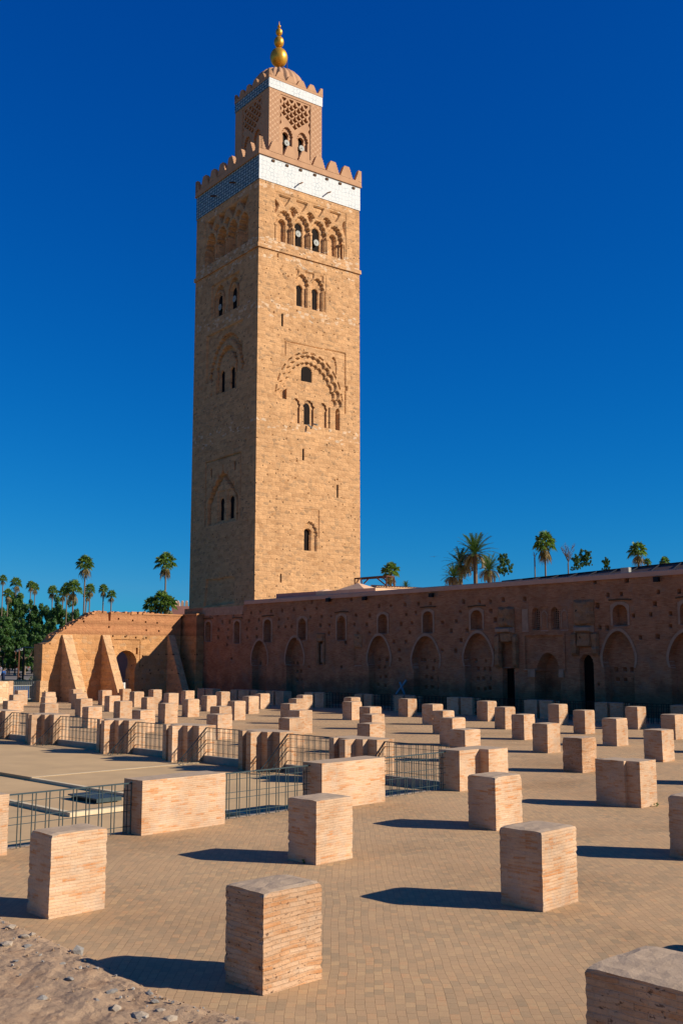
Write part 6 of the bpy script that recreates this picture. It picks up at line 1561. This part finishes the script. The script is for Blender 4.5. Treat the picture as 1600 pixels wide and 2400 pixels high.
def bank_mat():
    m, nt, bs = mat('earth_and_mortar_bank'); N = Nd(nt); g = N.n('ShaderNodeNewGeometry'); pos = g.outputs['Position']
    a = N.noise(pos, 1.6, 6, 0.65); b_ = N.noise(pos, 9, 6, 0.75); c_ = N.noise(pos, 70, 4, 0.8)
    col = N.ramp(a, [(0.3, (0.30, 0.185, 0.11)), (0.5, (0.38, 0.265, 0.17)), (0.7, (0.34, 0.23, 0.15))])
    col = N.mix(1.0, col, N.ramp(b_, [(0.28, (0.55, 0.52, 0.5)), (0.45, (1, 1, 1)), (0.62, (1.1, 1.08, 1.05)), (0.75, (0.8, 0.84, 0.86))]), 'MULTIPLY')
    col = N.mix(0.8, col, N.ramp(c_, [(0.25, (0.6, 0.58, 0.55)), (0.5, (1, 1, 1)), (0.8, (1.2, 1.18, 1.15))]), 'MULTIPLY')
    N.link(col, bs.inputs['Base Color'])
    N.link(N.bump(N.math('ADD', b_, N.math('MULTIPLY', c_, 0.35)), 0.8, 0.02), bs.inputs['Normal']); return m
M['bank'] = bank_mat()
tag(obj('earth_bank', rb_, M['bank'], fix=False, smooth=False), kind='structure')
def bankz(x, y):
    yb = ysurf(min(max(x, x0+1e-4), x1-1e-4)); dd = max(0, yb-y); return 0.11*min(1, dd/0.35)**0.6+0.05*noise.noise(Vector((x*1.3, y*1.3, 0)))*min(1, dd/0.3)
ROCKS = [(180,2228,20,0,'pale upright shard of stone standing at the edge of the earth bank'),(100,2343,20,0,'flat blue grey stone beside the dark crack in the earth bank'),(165,2300,12,0,'small slate coloured stone in the middle of the earth bank'),(262,2332,16,0,'dark grey stone left of the crack near the bank edge'),(350,2335,14,0,'blue grey stone near the tip of the pier shadow'),(362,2352,12,0,'flat bluish stone just below the one near the shadow tip'),(38,2258,10,0,'small bluish stone at left in the earth bank'),(65,2219,14,0,'grey stone in the jumble at the upper left of the bank'),(25,2178,20,1,'pale stone at the far left of the bank edge'),(75,2196,16,1,'cream stone behind the grey one in the upper left jumble'),(15,2218,26,1,'long pale stone near the left edge of the view'),(60,2200,18,1,'rounded cream stone in the upper left jumble'),(270,2365,20,1,'brown mottled stone lying low in the bank near the bottom'),(330,2380,26,1,'long pale stone at the bottom of the bank'),(376,2370,14,1,'buff stone right of the long pale one'),(225,2352,14,0,'faint blue grey stone under the middle of the bank'),(148,2268,12,0,'small grey stone below the upright shard'),(400,2386,18,1,'low pale stone at the foot of the bank edge')]
for i, (px, py, sz, kk, lab) in enumerate(ROCKS):
    p = onz(px, py, 0.1); z = bankz(p.x, p.y); rng = random.Random(i+50); s_ = sz/2*0.0062
    k = MB(); bm = bmesh.new(); bmesh.ops.create_icosphere(bm, subdivisions=1, radius=1.0)
    for v in bm.verts: v.co *= (1+0.55*noise.noise(v.co*1.2+Vector((i*3.3, 0, 0))))
    me = bpy.data.meshes.new('rock'); bm.to_mesh(me); bm.free()
    o = link('rock', me, M['rock'] if kk == 0 else M['rock_pale'], None, (p.x, p.y, z+0.005), rng.uniform(0, 6)); o.scale = (s_*1.3, s_*0.9, s_*(1.5 if i == 0 else 0.55))
    tag(o, lab, 'stone', 'stones lying in the earth bank')
peb = MB(); rng = random.Random(99)
for i in range(300):
    x = rng.uniform(x0, min(x1, 0.3)); yb = ysurf(x); y = yb-abs(rng.gauss(0, 0.9)) if i < 700 else yb-rng.uniform(0, .12); s_ = rng.uniform(0.004, 0.016)
    if y < 8: continue
    z = bankz(x, y)+0.01
    pts = [(x+s_*a*rng.uniform(.5, 1.3), y+s_*b_*rng.uniform(.5, 1.3), z+s_*0.7*c_*rng.uniform(.5, 1.3)) for a in (-1, 1) for b_ in (-1, 1) for c_ in (-1, 1)]
    peb.add(pts, [(0,1,3,2),(4,6,7,5),(0,4,5,1),(2,3,7,6),(0,2,6,4),(1,5,7,3)], 0 if rng.random() < .6 else 1)
tag(obj('gravel', peb, [M['bank'], M['rock']], fix=False), 'loose small rubble scattered over the earth bank in the lower left corner', 'gravel', kind='stuff')

# even warm tint on every base colour, against the blue of the skylight
for m in bpy.data.materials:
    if not m.use_nodes: continue
    for b_ in [n for n in m.node_tree.nodes if n.type == 'BSDF_PRINCIPLED']:
        ip = b_.inputs['Base Color']
        if not ip.links: continue
        src = ip.links[0].from_socket; N = Nd(m.node_tree)
        N.link(N.mix(1.0, src, (1.0, 0.965, 0.88), 'MULTIPLY'), ip)
print('objects', len(bpy.data.objects))
